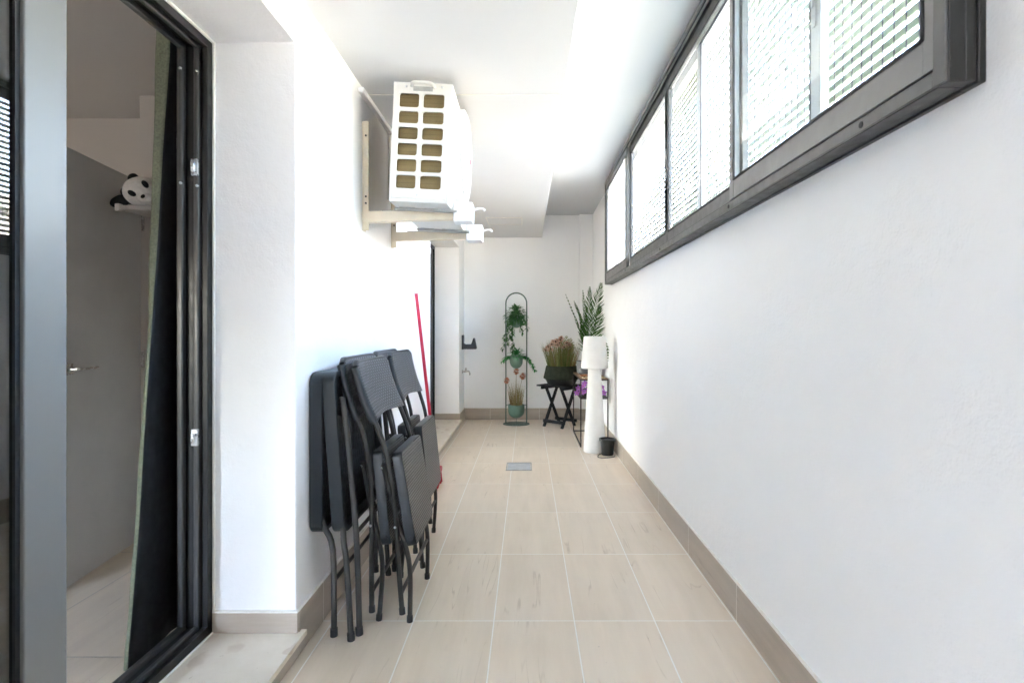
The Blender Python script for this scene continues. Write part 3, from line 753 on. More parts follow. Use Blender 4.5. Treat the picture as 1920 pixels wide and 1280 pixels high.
# ------------------------------------------------------------------ access hatch, drain
hx0, hx1, hy0, hy1 = -.455, -.07, 6.0, 6.36
hm = thing('ceiling_hatch', 'white square access hatch in the low soffit', 'hatch', ((hx0+hx1)/2, (hy0+hy1)/2, ZS))
w2, d2 = (hx1-hx0)/2, (hy1-hy0)/2
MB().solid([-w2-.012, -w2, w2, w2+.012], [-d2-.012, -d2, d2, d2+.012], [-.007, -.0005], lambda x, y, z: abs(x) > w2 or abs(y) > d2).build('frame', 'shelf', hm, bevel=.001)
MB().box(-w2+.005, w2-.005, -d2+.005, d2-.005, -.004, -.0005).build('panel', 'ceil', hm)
dr = thing('floor_drain', 'square grey steel drain cover set in the tiles', 'drain', (-.075, 4.76, 0))
MB().solid([-.112, -.103, .103, .112], [-.135, -.126, .126, .135], [.0004, .0045], lambda x, y, z: abs(x) > .103 or abs(y) > .126).build('frame', 'acgrey', dr)
MB().box(-.100, .100, -.123, .123, .0004, .0035).build('cover', simple('pale steel cover', (.50, .52, .55), .45, .2), dr, bevel=.001)

# ------------------------------------------------------------------ folding chairs
S = 2.2/F
def cp(px, py): return Vector(((px-766)*S, 0, CH-(py-PY)*S))
def chair_proto():
    t = thing('folding_chair', 'charcoal woven folding chair, outermost of the near pair', 'chair', group='folded chairs leaning on the wall')
    Wd = .43
    A = [cp(*p) for p in ((662,690),(680,735),(704,792),(722,842),(735,905),(743,985),(748,1070),(754,1148))]
    B = [cp(*p) for p in ((716,872),(735,950),(757,1025),(765,1060),(767,1100),(766,1168))]
    A = smooth_path(A, 4); B = smooth_path(B, 4)
    off = Vector((0, .012, 0))
    for yy in (0, Wd):
        a = MB().tube([p+Vector((0, yy, 0)) for p in A], .0125, 12, flat=(.8, 1.15)).build('leg', 'chairtube', t, smooth=40)
        ib = yy+(.022 if yy == 0 else -.022)
        b_ = MB().tube([p+Vector((0, ib, 0)) for p in B], .0125, 12, flat=(.8, 1.15)).build('leg', 'chairtube', t, smooth=40)
        e = A[-1]+Vector((0, yy, 0)); MB().tube([e+Vector((-.001, 0, .02)), e+Vector((.001, 0, -.004))], .0128, 12).build('foot_cap', 'black', a, smooth=40)
        e = B[-1]+Vector((0, ib, 0)); MB().tube([e+Vector((0, 0, .02)), Vector((e.x, e.y, .001))], .0128, 12).build('foot_cap', 'black', b_, smooth=40)
        out = -.015 if yy == 0 else .015
        for q in ((705, 787), (717, 876), (742, 986)):
            p = cp(*q)+Vector((0, yy, 0)); MB().ball(p+Vector((0, out, 0)), .0055, 10, 6).build('rivet', 'steel', t, smooth=90)
    # cross bars
    def bar(p, y0=0., y1=Wd): MB().tube([p+Vector((0, y0, 0)), p+Vector((0, y1, 0))], .008, 10).build('crossbar', 'chairtube', t, smooth=40)
    bar(cp(753, 1110)); bar(cp(766, 1082), .022, Wd-.022); bar(cp(743, 960))
    # backrest: curved panel with rolled rim, slightly bowed across its width
    prof = smooth_path([cp(664, 681), cp(669, 705), cp(677, 732), cp(688, 762), cp(702, 792)], 5)
    npf = len(prof)
    bk, rim = MB(), MB()
    def bp(u, v, o=0.):
        f = v*(npf-1); i = min(int(f), npf-2); p = prof[i].lerp(prof[i+1], f-i)
        d = (prof[min(i+1, npf-1)]-prof[i]).normalized(); nrm = Vector((-d.z, 0, d.x))
        if nrm.x < 0: nrm = -nrm
        bow = -.020*math.sin(math.pi*u)
        y = -.018+(Wd+.036)*u
        # rounded top corners and bottom edge arched
        cor = max(0, abs(u-.5)-.44)/.06
        if v < .12: p = p + d*(.018*cor*cor)*(1-v/.12)
        if v > .8: p = p - d*(.02*math.sin(math.pi*u))*((v-.8)/.2)
        return p+nrm*(bow+.016+o)+Vector((0, y, 0))
    bk.grid(lambda u, v: bp(u, v), 24, 20)
    bo = bk.build('backrest', 'weave', t, smooth=60, solid=.012, bevel=0)
    for u in (0, 1):
        rim.tube([bp(u, v, -.012) for v in [k/14 for k in range(15)]], [.014]+[.017]*13+[.014], 10, flat=(1, .8))
    rim.tube([bp(u, 0, -.008) for u in [k/16 for k in range(17)]], .012, 10)
    rim.build('rim', 'side', bo, smooth=50)
    # seat panel: ribbed slab with deep skirt
    s0, s1 = cp(742, 850), cp(771, 1028)
    d = (s1-s0).normalized(); nrm = Vector((-d.z, 0, d.x)); nrm = nrm if nrm.x > 0 else -nrm
    y0, y1 = -.012+.028, Wd+.012-.028
    L_ = (s1-s0).length
    out = []
    for (cx, cy, a0) in ((y1-.02, L_-.045, 0), (y0+.02, L_-.045, 90), (y0+.02, .025, 180), (y1-.02, .025, 270)):
        rad = .02
        for q in range(5):
            a = R(a0+q*22.5); out.append((cx+rad*math.cos(a), cy+(.045 if a0 < 180 else .025)*math.sin(a)))
    def P(o, h): return s0+d*o[1]+nrm*h+Vector((0, o[0], 0))
    st = MB(); n = len(out)
    for lay in (-.022, .012, .018): st.v += [P(o, lay) if lay < .017 else P((((o[0]-(y0+y1)/2)*.985)+(y0+y1)/2, (o[1]-L_/2)*.985+L_/2), lay) for o in out]
    st.f.append(tuple(range(n)))
    for lay in range(2):
        for j in range(n): st.f.append((lay*n+j, (lay+1)*n+j, (lay+1)*n+(j+1) % n, lay*n+(j+1) % n))
    so = st.build('seat', 'side', t, smooth=35)
    fc_ = MB(); fc_.v = [P((((o[0]-(y0+y1)/2)*.975)+(y0+y1)/2, (o[1]-L_/2)*.975+L_/2), .0186) for o in out]; fc_.f.append(tuple(range(n)))
    fc_.build('ribbed_face', 'rib', so)
    MB().tube([s1-d*.035+Vector((0, y0-.002, 0)), s1-d*.035+Vector((0, y0+.004, 0))], .009, 12).build('pivot', 'black', so, smooth=40)
    return t
ch = chair_proto()
spots = [(-.486, 2.20, 0, None),
         (-.617, 2.213, 3.9, 'charcoal woven folding chair tucked behind the outermost near chair'),
         (-.560, 2.80, 3.2, 'charcoal woven folding chair farther along the wall, in front of another'),
         (-.668, 2.82, 4.6, 'charcoal folding chair against the wall, mostly hidden, only its top showing')]
for i, (x, y, a, lab) in enumerate(spots):
    o = ch if i == 0 else copy_tree(ch)
    o.location = (x, y, 0); o.rotation_euler = (0, R(a), 0)
    if lab: o['label'] = lab

# ------------------------------------------------------------------ folding tables
def rrect(y0, y1, z0, z1, r, n=6):
    o = []
    for cy, cz, a0 in ((y1-r, z1-r, 0), (y0+r, z1-r, 90), (y0+r, z0+r, 180), (y1-r, z0+r, 270)):
        for q in range(n+1): a = R(a0+90*q/n); o.append((cy+r*math.cos(a), cz+r*math.sin(a)))
    return o
def table(label, loc, rot, nearlegs, farlegs):
    t = thing('folding_table', label, 'table', loc, rot, 'folded tables against the wall')
    H0, H1, D = .40, 1.035, .62
    o = rrect(0, D, H0, H1, .05); i_ = rrect(.022, D-.022, H0+.022, H1-.022, .034)
    n = len(o); th = .052
    m = MB()
    m.v += [Vector((0, a, b_)) for a, b_ in o]+[Vector((th, a, b_)) for a, b_ in o]+[Vector((th, a, b_)) for a, b_ in i_]+[Vector((.014, a, b_)) for a, b_ in i_]
    m.f.append(tuple(range(n)))
    for k in range(3):
        for j in range(n): m.f.append((k*n+j, k*n+(j+1) % n, (k+1)*n+(j+1) % n, (k+1)*n+j))
    top = m.build('tabletop', 'side', t, bevel=.004, smooth=40)
    u = MB(); u.v = [Vector((.016, a, b_)) for a, b_ in i_]; u.f.append(tuple(range(n))); u.build('underside', 'holes', top)
    for grp, yy in ((nearlegs, None), (farlegs, None)):
        for pts in grp:
            P_ = smooth_path(pts, 5)
            lg = MB().tube(P_, .0115, 12).build('leg', 'chairtube', t, smooth=40)
            e = P_[-1]; MB().tube([e+Vector((0, 0, .028)), e+Vector((0, 0, -.002))], .0145, 12).build('foot_cap', 'black', lg, smooth=40)
    return t
ST = 2.1/F
def tp(px, py, ox, y=0.): return Vector(((px-PX)*ST-ox, y, CH-(py-PY)*ST))
ox1, ox2 = -.853, -.806
t1 = table('black folding table flat against the wall, the inner one', (ox1, 2.10, .001), (0, 0, 0),
    [[Vector((.03, .03, .62)), Vector((.045, .02, .45)), Vector((.09, .01, .34)), Vector((.098, 0, .012))]],
    [[Vector((.03, .57, .62)), Vector((.045, .57, .45)), Vector((.09, .57, .34)), Vector((.098, .58, .003))]])
MB().tube([(.095, 0, .22), (.095, .58, .22)], .008, 8).build('crossbar', 'chairtube', t1, smooth=40)
legA = [tp(636, 745, ox2, .035), tp(645, 804, ox2, .03), tp(654, 880, ox2, .02), tp(663, 960, ox2, .01), tp(670, 1040, ox2), tp(674, 1188, ox2)]
legB = [tp(638, 950, ox2, .03), tp(642, 1010, ox2, .012), tp(650, 1060, ox2, .0), tp(660, 1196, ox2, -.01)]
a4 = R(-4)
def unrot(p):   # the table body leans; its legs stay where they are seen
    v = Vector(p); c_, s_ = math.cos(-a4), math.sin(-a4); return Vector((c_*v.x+s_*v.z, v.y, -s_*v.x+c_*v.z))
far = lambda pts: [p+Vector((0, .56, 0)) for p in pts]
t2 = table('black folding table leaning outward, its dimpled underside showing', (ox2+.07, 2.10, .003), (0, a4, 0),
    [[unrot(p-Vector((.07, 0, .003))) for p in legA], [unrot(p-Vector((.07, 0, .003))) for p in legB]],
    [[unrot(p-Vector((.07, 0, .003))) for p in far(legA)], [unrot(p-Vector((.07, 0, .003))) for p in far(legB)]])
q = [unrot(tp(668, 1000, ox2)-Vector((.07, 0, 0))), unrot(tp(668, 1000, ox2, .56)-Vector((.07, 0, 0)))]
MB().tube(q, .008, 8).build('crossbar', 'chairtube', t2, smooth=40)
q = [unrot(tp(640, 780, ox2, .03)-Vector((.07, 0, 0))), unrot(tp(645, 850, ox2, .05)-Vector((.07, 0, 0)))]
MB().tube([p+Vector((.006, .03, 0)) for p in q], .012, 10).build('brace', 'black', t2, smooth=40)

# ------------------------------------------------------------------ broom
bt, bb = Vector((-.838, 4.05, 1.485)), Vector((-.706, 4.15, .14))
br = thing('broom', 'red broom leaning on the wall behind the folded chairs', 'broom', (bb.x, bb.y, 0))
mv = lambda p: Vector(p)-Vector((bb.x, bb.y, 0))
MB().tube([mv(bb), mv(bt)], .0125, 14).build('handle', 'red', br, smooth=40)
dirn = (bt-bb).normalized()
MB().tube([mv(bt-dirn*.005), mv(bt+dirn*.015)], .015, 14).tube([mv(bt+dirn*.03+Vector((.018*math.cos(a*math.pi/8), 0, .018*math.sin(a*math.pi/8)))) for a in range(16)], .005, 8, closed=True).build('hanging_loop', 'shelf', br, smooth=40)
MB().box(-.022, .026, -.15, .15, .085, .125).tube([(0, 0, .12), mv(bb+dirn*.06)], [.02, .015], 12).build('head', 'red', br, bevel=.004)
bs = MB()
for a in range(26):
    for k in (-.014, 0, .014):
        y = -.142+a*.0114; bs.tube([(k+.002, y, .086), (k*1.6+random.uniform(-.006, .006), y*1.06+random.uniform(-.006, .006), .002)], .0035, 5)
bs.build('bristles', 'redpaint', br)

# ------------------------------------------------------------------ hose holder and tap on the left wall
hh = thing('hose_holder', 'black plastic hose holder fixed above the tap', 'holder', (XL, 7.06, .955))
MB().box(.0005, .022, -.06, .06, 0, .19).build('back_plate', 'black', hh, bevel=.006)
MB().prism([(.02, .005), (.185, .005), (.192, .02), (.165, .150), (.150, .150), (.125, .075), (.11, .068), (.045, .068), (.02, .085)], 'y', -.05, .05).build('hook_arm', 'black', hh, bevel=.005)
tpb = thing('garden_tap', 'small brass wall tap under the black hose holder', 'tap', (XL, 7.06, .665))
MB().lathe([(.026, 0), (.026, .006), (.012, .010), (.012, .05)], (0, 0, 0), 16, 'x').tube(smooth_path([(.045, 0, 0), (.08, 0, .002), (.098, 0, -.012), (.10, 0, -.045)]), [.012]*7+[.011]*9+[.010]*3, 12).build('spout', 'chrome', tpb, smooth=45)
MB().tube([(.05, 0, 0), (.05, 0, .045)], .008, 12).box(.046, .054, -.028, .028, .040, .052).build('tap_handle', 'chrome', tpb, bevel=.002)

# ------------------------------------------------------------------ foliage helpers
def leaf(mb, p, d, up, ln, wd, curl=.25, fold=.2):
    d = d.normalized(); s = d.cross(up)
    if s.length < 1e-3: s = d.cross(Vector((1, 0, .3)))
    s.normalize(); u = s.cross(d)
    pts = []
    for t, w in ((0, .05), (.3, .9), (.6, .85), (.85, .45), (1, .02)):
        c = p+d*ln*t-u*ln*curl*t*t
        pts.append((c-s*wd*.5*w+u*wd*fold*w, c, c+s*wd*.5*w+u*wd*fold*w))
    i = len(mb.v)
    for a in pts: mb.v += list(a)
    for k in range(4):
        b_ = i+k*3; mb.f.append((b_, b_+1, b_+4, b_+3)); mb.f.append((b_+1, b_+2, b_+5, b_+4))
def blade(mb, p, d, ln, wd, bend, n=5):
    d = Vector(d).normalized(); side = Vector((-d.y, d.x, 0)); side = side.normalized() if side.length > 1e-3 else Vector((1, 0, 0))
    a = random.uniform(0, 6.28); side = Vector((math.cos(a), math.sin(a), 0))
    hor = Vector((d.x, d.y, 0)); i = len(mb.v)
    for k in range(n+1):
        t = k/n; c = p+d*ln*t+hor*bend*ln*t*t-Vector((0, 0, 1))*bend*.35*ln*t**3
        w = wd*(1-t*.9); mb.v += [c-side*w/2, c+side*w/2]
    for k in range(n): b_ = i+2*k; mb.f.append((b_, b_+1, b_+3, b_+2))
    return mb.v[-1]
def rnd_dir(el0, el1):
    a = random.uniform(0, 2*math.pi); e = R(random.uniform(el0, el1)); return Vector((math.cos(a)*math.cos(e), math.sin(a)*math.cos(e), math.sin(e)))

# ------------------------------------------------------------------ arched plant stand and its three planters
sx, sy = -.144, 6.92
ps = thing('plant_stand', 'tall arched sage green metal plant stand', 'plant stand', (sx, sy, 0))
MB().lathe([(.17, .001), (.172, .006), (.168, .012), (.001, .013)], (0, 0, 0), 48, fn=lambda a, h: 1/math.sqrt(math.cos(a)**2+(math.sin(a)/.8)**2)).build('base', 'sage', ps, smooth=40)
hw = .134
arch = [(-hw, 0, .012), (-hw, 0, .8), (-hw, 0, 1.552)]+[(-hw*math.cos(a*math.pi/16), 0, 1.552+hw*math.sin(a*math.pi/16)) for a in range(1, 16)]+[(hw, 0, 1.552), (hw, 0, .8), (hw, 0, .012)]
MB().tube(arch, .0085, 12).build('frame', 'sage', ps, smooth=50)
for zz in (.247, .875, 1.36):
    MB().tube([(-hw, 0, zz), (hw, 0, zz)], .004, 8).build('crossbar', 'sage', ps, smooth=40)
MB().tube([(0, 0, .012), (0, 0, .075)], .003, 8).build('support_rod', 'sage', ps, smooth=40)
def bowl(r, h):
    pr = [(r*math.sin(a*math.pi/2/8)*1.0, h*(.55-.55*math.cos(a*math.pi/2/8))) for a in range(0, 9)]
    pr[0] = (.001, 0)
    return pr+[(r, h), (r-.006, h), (r-.010, h-.03), (.001, h-.03)]
def planter(label, z, r, h, cat='plant'):
    t = thing('potted_plant', label, cat, (sx, sy-.002, z), group='planters on the arched stand')
    MB().lathe(bowl(r, h), (0, 0, 0), 32).build('pot', 'sagepot', t, smooth=50); return t
p1 = planter('dried grass with three rust pompom flowers in the lowest stand pot', .078, .105, .175)
gm = MB(); gr_ = MB()
for k in range(260):
    a = random.uniform(0, 6.28); r_ = .075*math.sqrt(random.random()); d = Vector((math.cos(a)*r_*2.2, math.sin(a)*r_*2.2, 1))
    blade(gr_ if k % 5 == 0 else gm, Vector((math.cos(a)*r_, math.sin(a)*r_, .14)), d, random.uniform(.25, .42)*(1-.3*r_/.075), .0045, random.uniform(.0, .25))
for k in range(22): blade(gm, Vector((0, 0, .14)), rnd_dir(20, 50), random.uniform(.25, .36), .002, .4)
gm.build('grass', 'grassdry', p1); gr_.build('rusty_grass', 'grassred', p1)
def pom(mb, c, r, n=140):
    for k in range(n):
        d = rnd_dir(-90, 90); leaf(mb, c+d*r*.35, d, Vector((.3, .2, 1)), r*.7, r*.3, .1)
for (px, py, r_) in ((968, 696, .042), (980, 705, .044), (950, 713, .042)):
    c_ = Vector(((px-PX)*sy/F-sx, random.uniform(-.03, .01), CH-(py-PY)*sy/F-.078))
    fl = MB(); pom(fl, c_, r_); fo = fl.build('pompom_flower', 'pom', p1)
    MB().tube(smooth_path([(c_.x*.2, 0, .15), (c_.x*.6, c_.y, .15+(c_.z-.15)*.6), tuple(c_)]), .002, 6).build('stem', 'grassdry', fo)
p2 = planter('bright green leafy plant spilling from the middle stand pot', .715, .083, .165)
lm = MB()
for k in range(240):
    d = rnd_dir(-10, 80); ln = random.uniform(.05, .13); p = Vector((0, 0, .15))+d*ln*random.uniform(.35, 1)+Vector((0, 0, .0)); 
    leaf(lm, p, (d+Vector((0, 0, random.uniform(-.8, .3)))), Vector((0, 0, 1)), random.uniform(.028, .05), random.uniform(.014, .024), .4)
for s_ in (-1, 1):
    for st in range(4):
        base = Vector((.075*s_, random.uniform(-.04, .04), .155)); vel = Vector((.03*s_, random.uniform(-.01, .01), .004))
        for q in range(6 if s_ < 0 else 9):
            base = base+vel*(.6 if s_ > 0 else .55); vel.z -= .009
            for r_ in range(3): leaf(lm, base, rnd_dir(-60, 20), Vector((0, 0, 1)), .042, .020, .3)
lm.build('foliage', 'leafbright', p2)
p3 = planter('dark green trailing ivy in the topmost stand pot', 1.235, .075, .13)
im, ivs = MB(), MB()
for k in range(420):
    d = rnd_dir(-35, 85); ln = random.uniform(.06, .19)
    p = Vector((.0, 0, .13))+Vector((d.x*ln*.72, d.y*ln*.7, d.z*ln*.75+.0))
    if p.z < -.1: continue
    leaf(im, p, d+Vector((0, 0, random.uniform(-1, .2))), Vector((0, 0, 1)), random.uniform(.035, .06), random.uniform(.02, .034), .35)
trails = [((-.06, .02), -.11, .42), ((-.05, -.05), -.07, .36), ((-.03, -.06), -.02, .48), ((.03, -.06), .05, .22), ((-.02, .03), -.06, .30), ((.05, .0), .10, .16)]
for (x0, y0), dx, ln in trails:
    path = []
    for q in range(int(ln/.022)):
        t = q*.022/ln; path.append(Vector((x0+dx*math.sqrt(t)+.008*math.sin(q), y0*(1+.3*t), .13-ln*t)))
    if len(path) > 2: ivs.tube(path, .0018, 5)
    for q, p in enumerate(path):
        for r_ in range(2 if q % 3 else 3):
            leaf(im, p, rnd_dir(-70, 10), Vector((0, 0, 1)), random.uniform(.032, .055), random.uniform(.018, .03), .3)
im.build('foliage', 'leafdark', p3); ivs.build('stem', 'leafdark', p3)

# ------------------------------------------------------------------ black folding side table with planter
st = thing('side_table', 'black wooden folding side table with crossed legs', 'table', (.41, 6.79, 0), (0, 0, R(-40)))
tb = MB()
for k in range(5): tb.box(-.22+k*.089, -.22+k*.089+.083, -.20, .20, .505, .524)
tb.build('slatted_top', 'blackwood', st, bevel=.002)
for sx_ in (-.139, .139):
    MB().box(sx_-.011-(.018 if sx_ < 0 else -.018), sx_+.011-(.018 if sx_ < 0 else -.018), -.18, .18, .470, .5045).build('top_rail', 'blackwood', st, bevel=.002)
    o_ = .022 if sx_ < 0 else -.022
    MB().bar((sx_, -.15, .0), (sx_, .14, .505), .020, .036, (1, 0, 0)).build('leg', 'blackwood', st, bevel=.002)
    MB().bar((sx_+o_, .15, .0), (sx_+o_, -.14, .505), .020, .036, (1, 0, 0)).build('leg', 'blackwood', st, bevel=.002)
MB().box(-.165, .165, -.138, -.112, .05, .088).build('stretcher', 'blackwood', st, bevel=.002)
MB().box(-.165, .165, .112, .138, .05, .088).build('stretcher', 'blackwood', st, bevel=.002)
pl = thing('flower_planter', 'dark fluted planter of dried grass and blush flowers on the side table', 'planter', (.425, 6.74, .5245))
flute = lambda a, h: 1+.010*math.cos(a*40)
MB().lathe([(.001, .07), (.20, .07), (.222, .085), (.222, .095), (.19, .236), (.182, .240), (.172, .236), (.165, .20), (.001, .20)], (0, 0, 0), 160, fn=flute).build('pot', 'potdark', pl, smooth=30)
MB().lathe([(.16, 0), (.166, .004), (.20, .0695), (.001, .0697)], (0, 0, 0), 48).build('pot_base', 'potblack', pl, smooth=30)
ga, gb_, yp = MB(), MB(), MB()
for k in range(620):
    a = random.uniform(0, 6.28); r_ = .165*math.sqrt(random.random()); d = Vector((math.cos(a)*r_*1.9, math.sin(a)*r_*1.9, 1))
    blade(gb_ if random.random() < .2 else ga, Vector((math.cos(a)*r_, math.sin(a)*r_, .20)), d, random.uniform(.20, .38), .007, random.uniform(.0, .22))
ga.build('grass', leafmat('olive grass', (.085, .12, .03), (.30, .29, .11)), pl); gb_.build('rusty_grass', 'grassred', pl)
for (x, y, z) in ((-.20, -.07, .43), (-.02, -.10, .56), (.06, -.10, .52), (-.08, -.11, .53), (-.165, .03, .47), (-.12, -.06, .50), (-.10, .04, .535), (-.055, -.05, .55), (-.03, .05, .515), (.03, -.07, .47), (.09, -.06, .50), (-.14, -.08, .44), (-.005, -.02, .58), (-.05, -.09, .49)):
    c_ = Vector((x, y, z)); fl = MB()
    for q in range(34):
        d = rnd_dir(-15, 60); leaf(fl, c_+d*.004, d, Vector((0, 0, 1)), random.uniform(.036, .050), .022, .35)
    fo = fl.build('dried_flower', 'pomlight', pl)
    MB().ball(c_+Vector((0, -.006, .010)), (.014, .014, .016), 10, 7).build('flower_centre', 'brownseed', fo, smooth=90)
    MB().tube(smooth_path([(x*.55, y*.55, .2), (x*.8, y*.8, z*.7+.05), tuple(c_)]), .0022, 6).build('stem', 'grassdry', fo)
def frond(mb, pts, ln, wd, n, spread=62, droop=.25, stem=.004, taper=True):
    path = smooth_path(pts, 8); m_ = len(path); mb.tube(path, [stem*(1-.75*k/(m_-1)) for k in range(m_)], 6)
    for k in range(n):
        t = .16+.84*k/(n-1); f = t*(m_-1); i = min(int(f), m_-2); p = path[i].lerp(path[i+1], f-i); d = (path[i+1]-path[i]).normalized()
        L_ = ln*(math.sin(math.pi*(.18+.80*t))**.7)*random.uniform(.88, 1.1)
        side = d.cross(Vector((0, 1, 0))); side = side.normalized() if side.length > .1 else Vector((1, 0, 0))
        for s_ in (-1, 1):
            a = R(spread*(1-.55*t)+random.uniform(-6, 6)); dv = d*math.cos(a)+side*s_*math.sin(a)+Vector((0, random.uniform(-.25, .1), -droop*random.uniform(.2, .8)))
            leaf(mb, p, dv, Vector((0, -1, .2)), L_, wd, .12, .12)
for (tx, ty, tz) in ((.06, -.05, .60), (.115, -.02, .57), (.02, .06, .56), (.14, .06, .50)):
    frond(yp, [(tx*.3, ty*.3, .2), (tx*.6, ty*.6, .40), (tx, ty, tz)], .11, .009, 13, 50)
yp.build('yellow_fronds', 'yellowpalm', pl)

# ------------------------------------------------------------------ wire console table, palm, orchids, copper pieces
cx0, cx1, cy0, cy1, ctz, csz = .545, .836, 5.55, 6.44, .700, .508
cn = thing('console_table', 'slim black wire console table with brown top', 'table', ((cx0+cx1)/2, (cy0+cy1)/2, 0))
hx, hy = (cx1-cx0)/2, (cy1-cy0)/2; r_ = .006
fm = MB()
for x in (-hx+r_, hx-r_):
    for y in (-hy+r_, hy-r_): fm.box(x-r_, x+r_, y-r_, y+r_, 0, ctz-.001)
    for z in (.0005, csz-.012, ctz-.0125): fm.box(x-r_+.0003, x+r_-.0003, -hy+2*r_, hy-2*r_, z, z+.012)
for y in (-hy+r_, hy-r_):
    for z in (csz-.012, ctz-.0125): fm.box(-hx+2*r_, hx-2*r_, y-r_+.0003, y+r_-.0003, z, z+.012)
fm.box(-hx+2*r_, hx-2*r_, hy-2*r_+.0003, hy-.0003, .0005, .0125)
fm.build('frame', 'blackmetal', cn)
MB().box(-hx+.002, hx-.002, -hy+.002, hy-.002, ctz-.0005, ctz+.006).build('top', 'oak', cn, bevel=.001)
MB().box(-hx+2*r_, hx-2*r_, -hy+2*r_, hy-2*r_, csz-.008, csz-.001).build('shelf', 'blackmetal', cn)
cb = thing('copper_dish', 'small copper dish on the console table top', 'dish', (.605, 5.80, ctz+.0062))
MB().lathe([(.001, 0), (.028, .001), (.04, .012), (.043, .024), (.040, .024), (.028, .006), (.001, .005)], (0, 0, 0), 24).build('bowl', 'copper', cb, smooth=50)
MB().lathe([(.042, .022), (.0455, .024), (.042, .026)], (0, 0, 0), 24).build('rim', 'copper', cb, smooth=50)
cc2 = thing('brass_tray', 'narrow brass tray at the front of the console top', 'tray', (.69, 5.62, ctz+.0062))
MB().solid([-.12, -.114, .114, .12], [-.05, -.044, .044, .05], [0, .004, .014], lambda x, y, z: z < .004 or abs(x) > .114 or abs(y) > .044).build('tray_body', simple('brass', (.62, .50, .30), .3, .8), cc2, bevel=.001)
oc = thing('orchid', 'violet orchid blooms lying on the console shelf', 'flowers', (.69, 5.80, csz))
MB().lathe([(.001, 0), (.05, 0), (.06, .06), (.055, .06), (.05, .05), (.001, .05)], (0, 0, 0), 24).build('pot', 'potblack', oc, smooth=40)
for (x, y, z) in ((-.165, -.10, .035), (-.15, -.06, .08), (-.11, -.08, .05), (-.10, -.12, .11), (-.08, -.06, .13), (-.07, -.16, .06), (-.125, -.17, .045), (-.02, -.1, .10), (.05, -.1, .07), (.085, -.12, .05), (.10, -.08, .09), (.115, -.14, .04), (.07, -.06, .12)):
    fl = MB(); c_ = Vector((x, y, z)); face = Vector((random.uniform(-.5, .5), -1, random.uniform(0, .5))).normalized()
    s1_ = face.cross(Vector((0, 0, 1))).normalized(); s2_ = s1_.cross(face)
    for q in range(5):
        a = q*2*math.pi/5+.3; leaf(fl, c_, s1_*math.cos(a)+s2_*math.sin(a)+face*.25, face, .036, .026, .15)
    fo = fl.build('bloom', 'orchid', oc)
    MB().ball(c_+face*.006, .006, 8, 6).build('bloom_centre', 'pom', fo, smooth=90)
    MB().tube(smooth_path([(0, 0, .05), (x*.5, y*.5, z*.5+.06), (x, y, z)]), .002, 6).build('stem', 'leaf', fo)
pa = thing('palm_plant', 'tall dark green palm in a grey pot on the console', 'plant', (.69, 6.16, ctz+.0062))
MB().lathe([(.001, 0), (.10, 0), (.125, .02), (.132, .15), (.122, .15), (.118, .12), (.001, .12)], (0, 0, 0), 36).build('pot', simple('grey pot', (.13, .13, .13), .5), pa, smooth=40)
def at(px, py, Y): return ((px-PX)*Y/F-.69, Y-6.16, CH-(py-PY)*Y/F-ctz-.006)
def fr(pxs, ln, wd, n, mat='palm', **k):
    mb = MB(); frond(mb, [(0, 0, .10)]+[at(*p) for p in pxs], ln, wd, n, **k); return mb.build('frond', mat, pa)
fr([(1106, 640, 6.13), (1114, 590, 6.08), (1127, 533, 5.98)], .17, .011, 40, spread=56)
fr([(1103, 640, 6.15), (1104, 590, 6.12), (1106, 540, 6.1)], .13, .0105, 32, spread=45)
fr([(1100, 640, 6.12), (1098, 600, 6.1), (1093, 546, 6.1)], .10, .009, 26, spread=26)
fr([(1097, 640, 6.15), (1090, 600, 6.15), (1077, 566, 6.2)], .085, .012, 20, spread=22)
fr([(1094, 645, 6.17), (1082, 605, 6.2), (1061, 553, 6.3)], .060, .011, 22, spread=16)
fr([(1112, 650, 6.1), (1120, 610, 6.05), (1124, 575, 6.0)], .13, .011, 28, spread=55)
fr([(1099, 650, 6.2), (1092, 625, 6.25), (1088, 590, 6.3)], .07, .012, 18, spread=25)
fr([(1108, 640, 6.1), (1124, 632, 5.9), (1138, 650, 5.72), (1140, 676, 5.7)], .05, .012, 16, spread=40)

# ------------------------------------------------------------------ floor lamp, pot, cord
lp = thing('floor_lamp', 'white plastic floor lamp with a tapered shade and flared body', 'lamp', (.668, 5.36, 0))
MB().lathe([(.001, .001), (.108, .001), (.112, .008), (.108, .05), (.098, .22), (.086, .42), (.074, .62), (.067, .74), (.066, .83), (.001, .83)], (0, 0, 0), 48).build('lamp_body', 'lamp', lp, smooth=40)
MB().lathe([(.001, .822), (.066, .826), (.125, .826), (.134, .832), (.134, .845), (.108, 1.135), (.104, 1.143), (.098, 1.146), (.001, 1.147)], (0, 0, 0), 56).build('lamp_shade', 'lamp', lp, smooth=40)
MB().tube(smooth_path([(.08, -.07, .006), (.03, -.15, .005), (.0, -.25, .005), (.03, -.29, .005), (.10, -.28, .005), (.155, -.25, .005), (.17, -.19, .005)], 8), .0035, 8).build('power_cord', 'black', lp, smooth=60)
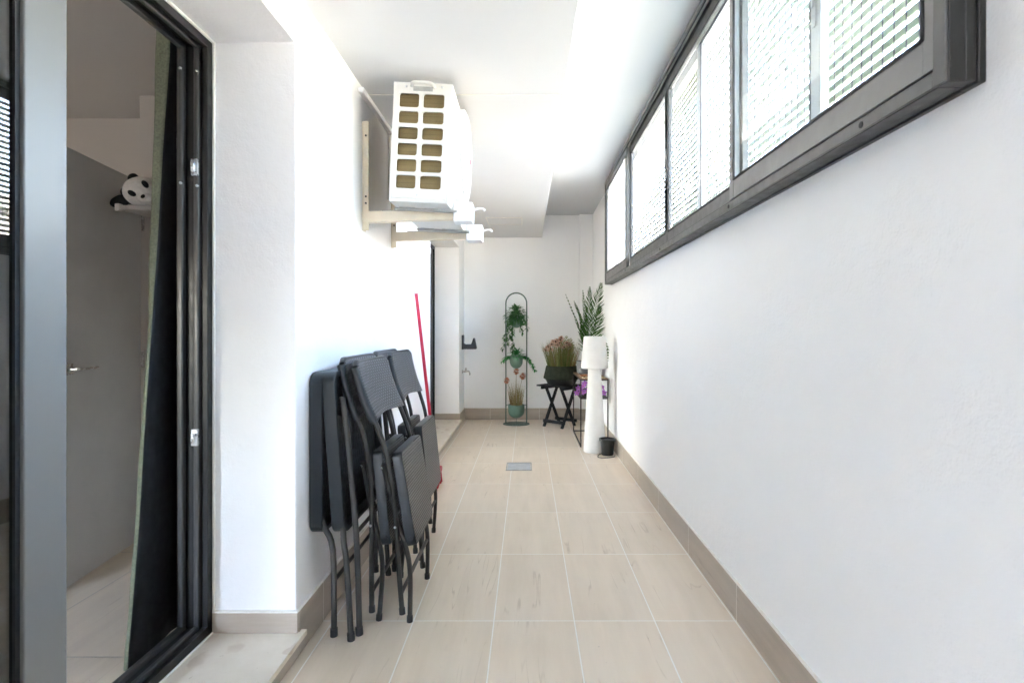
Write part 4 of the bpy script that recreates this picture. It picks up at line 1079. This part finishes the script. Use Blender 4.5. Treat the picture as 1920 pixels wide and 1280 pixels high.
bp_ = thing('plant_pot', 'empty black plastic plant pot at the foot of the lamp', 'pot', (.775, 5.215, 0))
MB().lathe([(.001, .001), (.054, .001), (.057, .006), (.070, .140), (.0715, .141), (.068, .139), (.055, .02), (.001, .015)], (0, 0, 0), 40).build('pot_body', 'potblack', bp_, smooth=40)
MB().lathe([(.0712, .138), (.080, .139), (.081, .156), (.078, .158), (.071, .157), (.069, .140)], (0, 0, 0), 40).build('rim', 'potblack', bp_, smooth=40)

# ------------------------------------------------------------------ light
w = bpy.data.worlds.new('World'); scene.world = w; w.use_nodes = True
nt = w.node_tree; bg = nt.nodes['Background']; sk = nt.nodes.new('ShaderNodeTexSky'); sk.sky_type = 'NISHITA'; sk.sun_disc = False
SUN_EL, SUN_DIR = 52, Vector((-.95, .30, 0)).normalized()
sk.dust_density = 5.0; sk.air_density = 1.0; sk.ozone_density = .6
sk.sun_elevation = R(SUN_EL); sk.sun_rotation = math.atan2(SUN_DIR.x, SUN_DIR.y)
nt.links.new(sk.outputs[0], bg.inputs[0]); bg.inputs[1].default_value = .15
sd = bpy.data.lights.new('sun', 'SUN'); sd.energy = 3.0; sd.angle = R(.5); sd.color = (1, .965, .91)
so = bpy.data.objects.new('sun', sd); COL.objects.link(so)
to_sun = Vector((SUN_DIR.x*math.cos(R(SUN_EL)), SUN_DIR.y*math.cos(R(SUN_EL)), math.sin(R(SUN_EL))))
so.rotation_euler = to_sun.to_track_quat('Z', 'Y').to_euler(); so.location = (-6, -3, 12)

scene.view_settings.view_transform = 'Standard'; scene.view_settings.look = 'None'
scene.view_settings.exposure = 7.08; scene.view_settings.gamma = 1
cy = scene.cycles
cy.max_bounces = 14; cy.diffuse_bounces = 9; cy.glossy_bounces = 5; cy.transmission_bounces = 6; cy.transparent_max_bounces = 24
cy.sample_clamp_indirect = 6; cy.caustics_reflective = False; cy.caustics_refractive = False
cy.use_denoising = True
cy.denoising_prefilter = 'ACCURATE'
try: cy.denoiser = 'OPENIMAGEDENOISE'; cy.denoising_input_passes = 'RGB_ALBEDO_NORMAL'
except Exception: pass
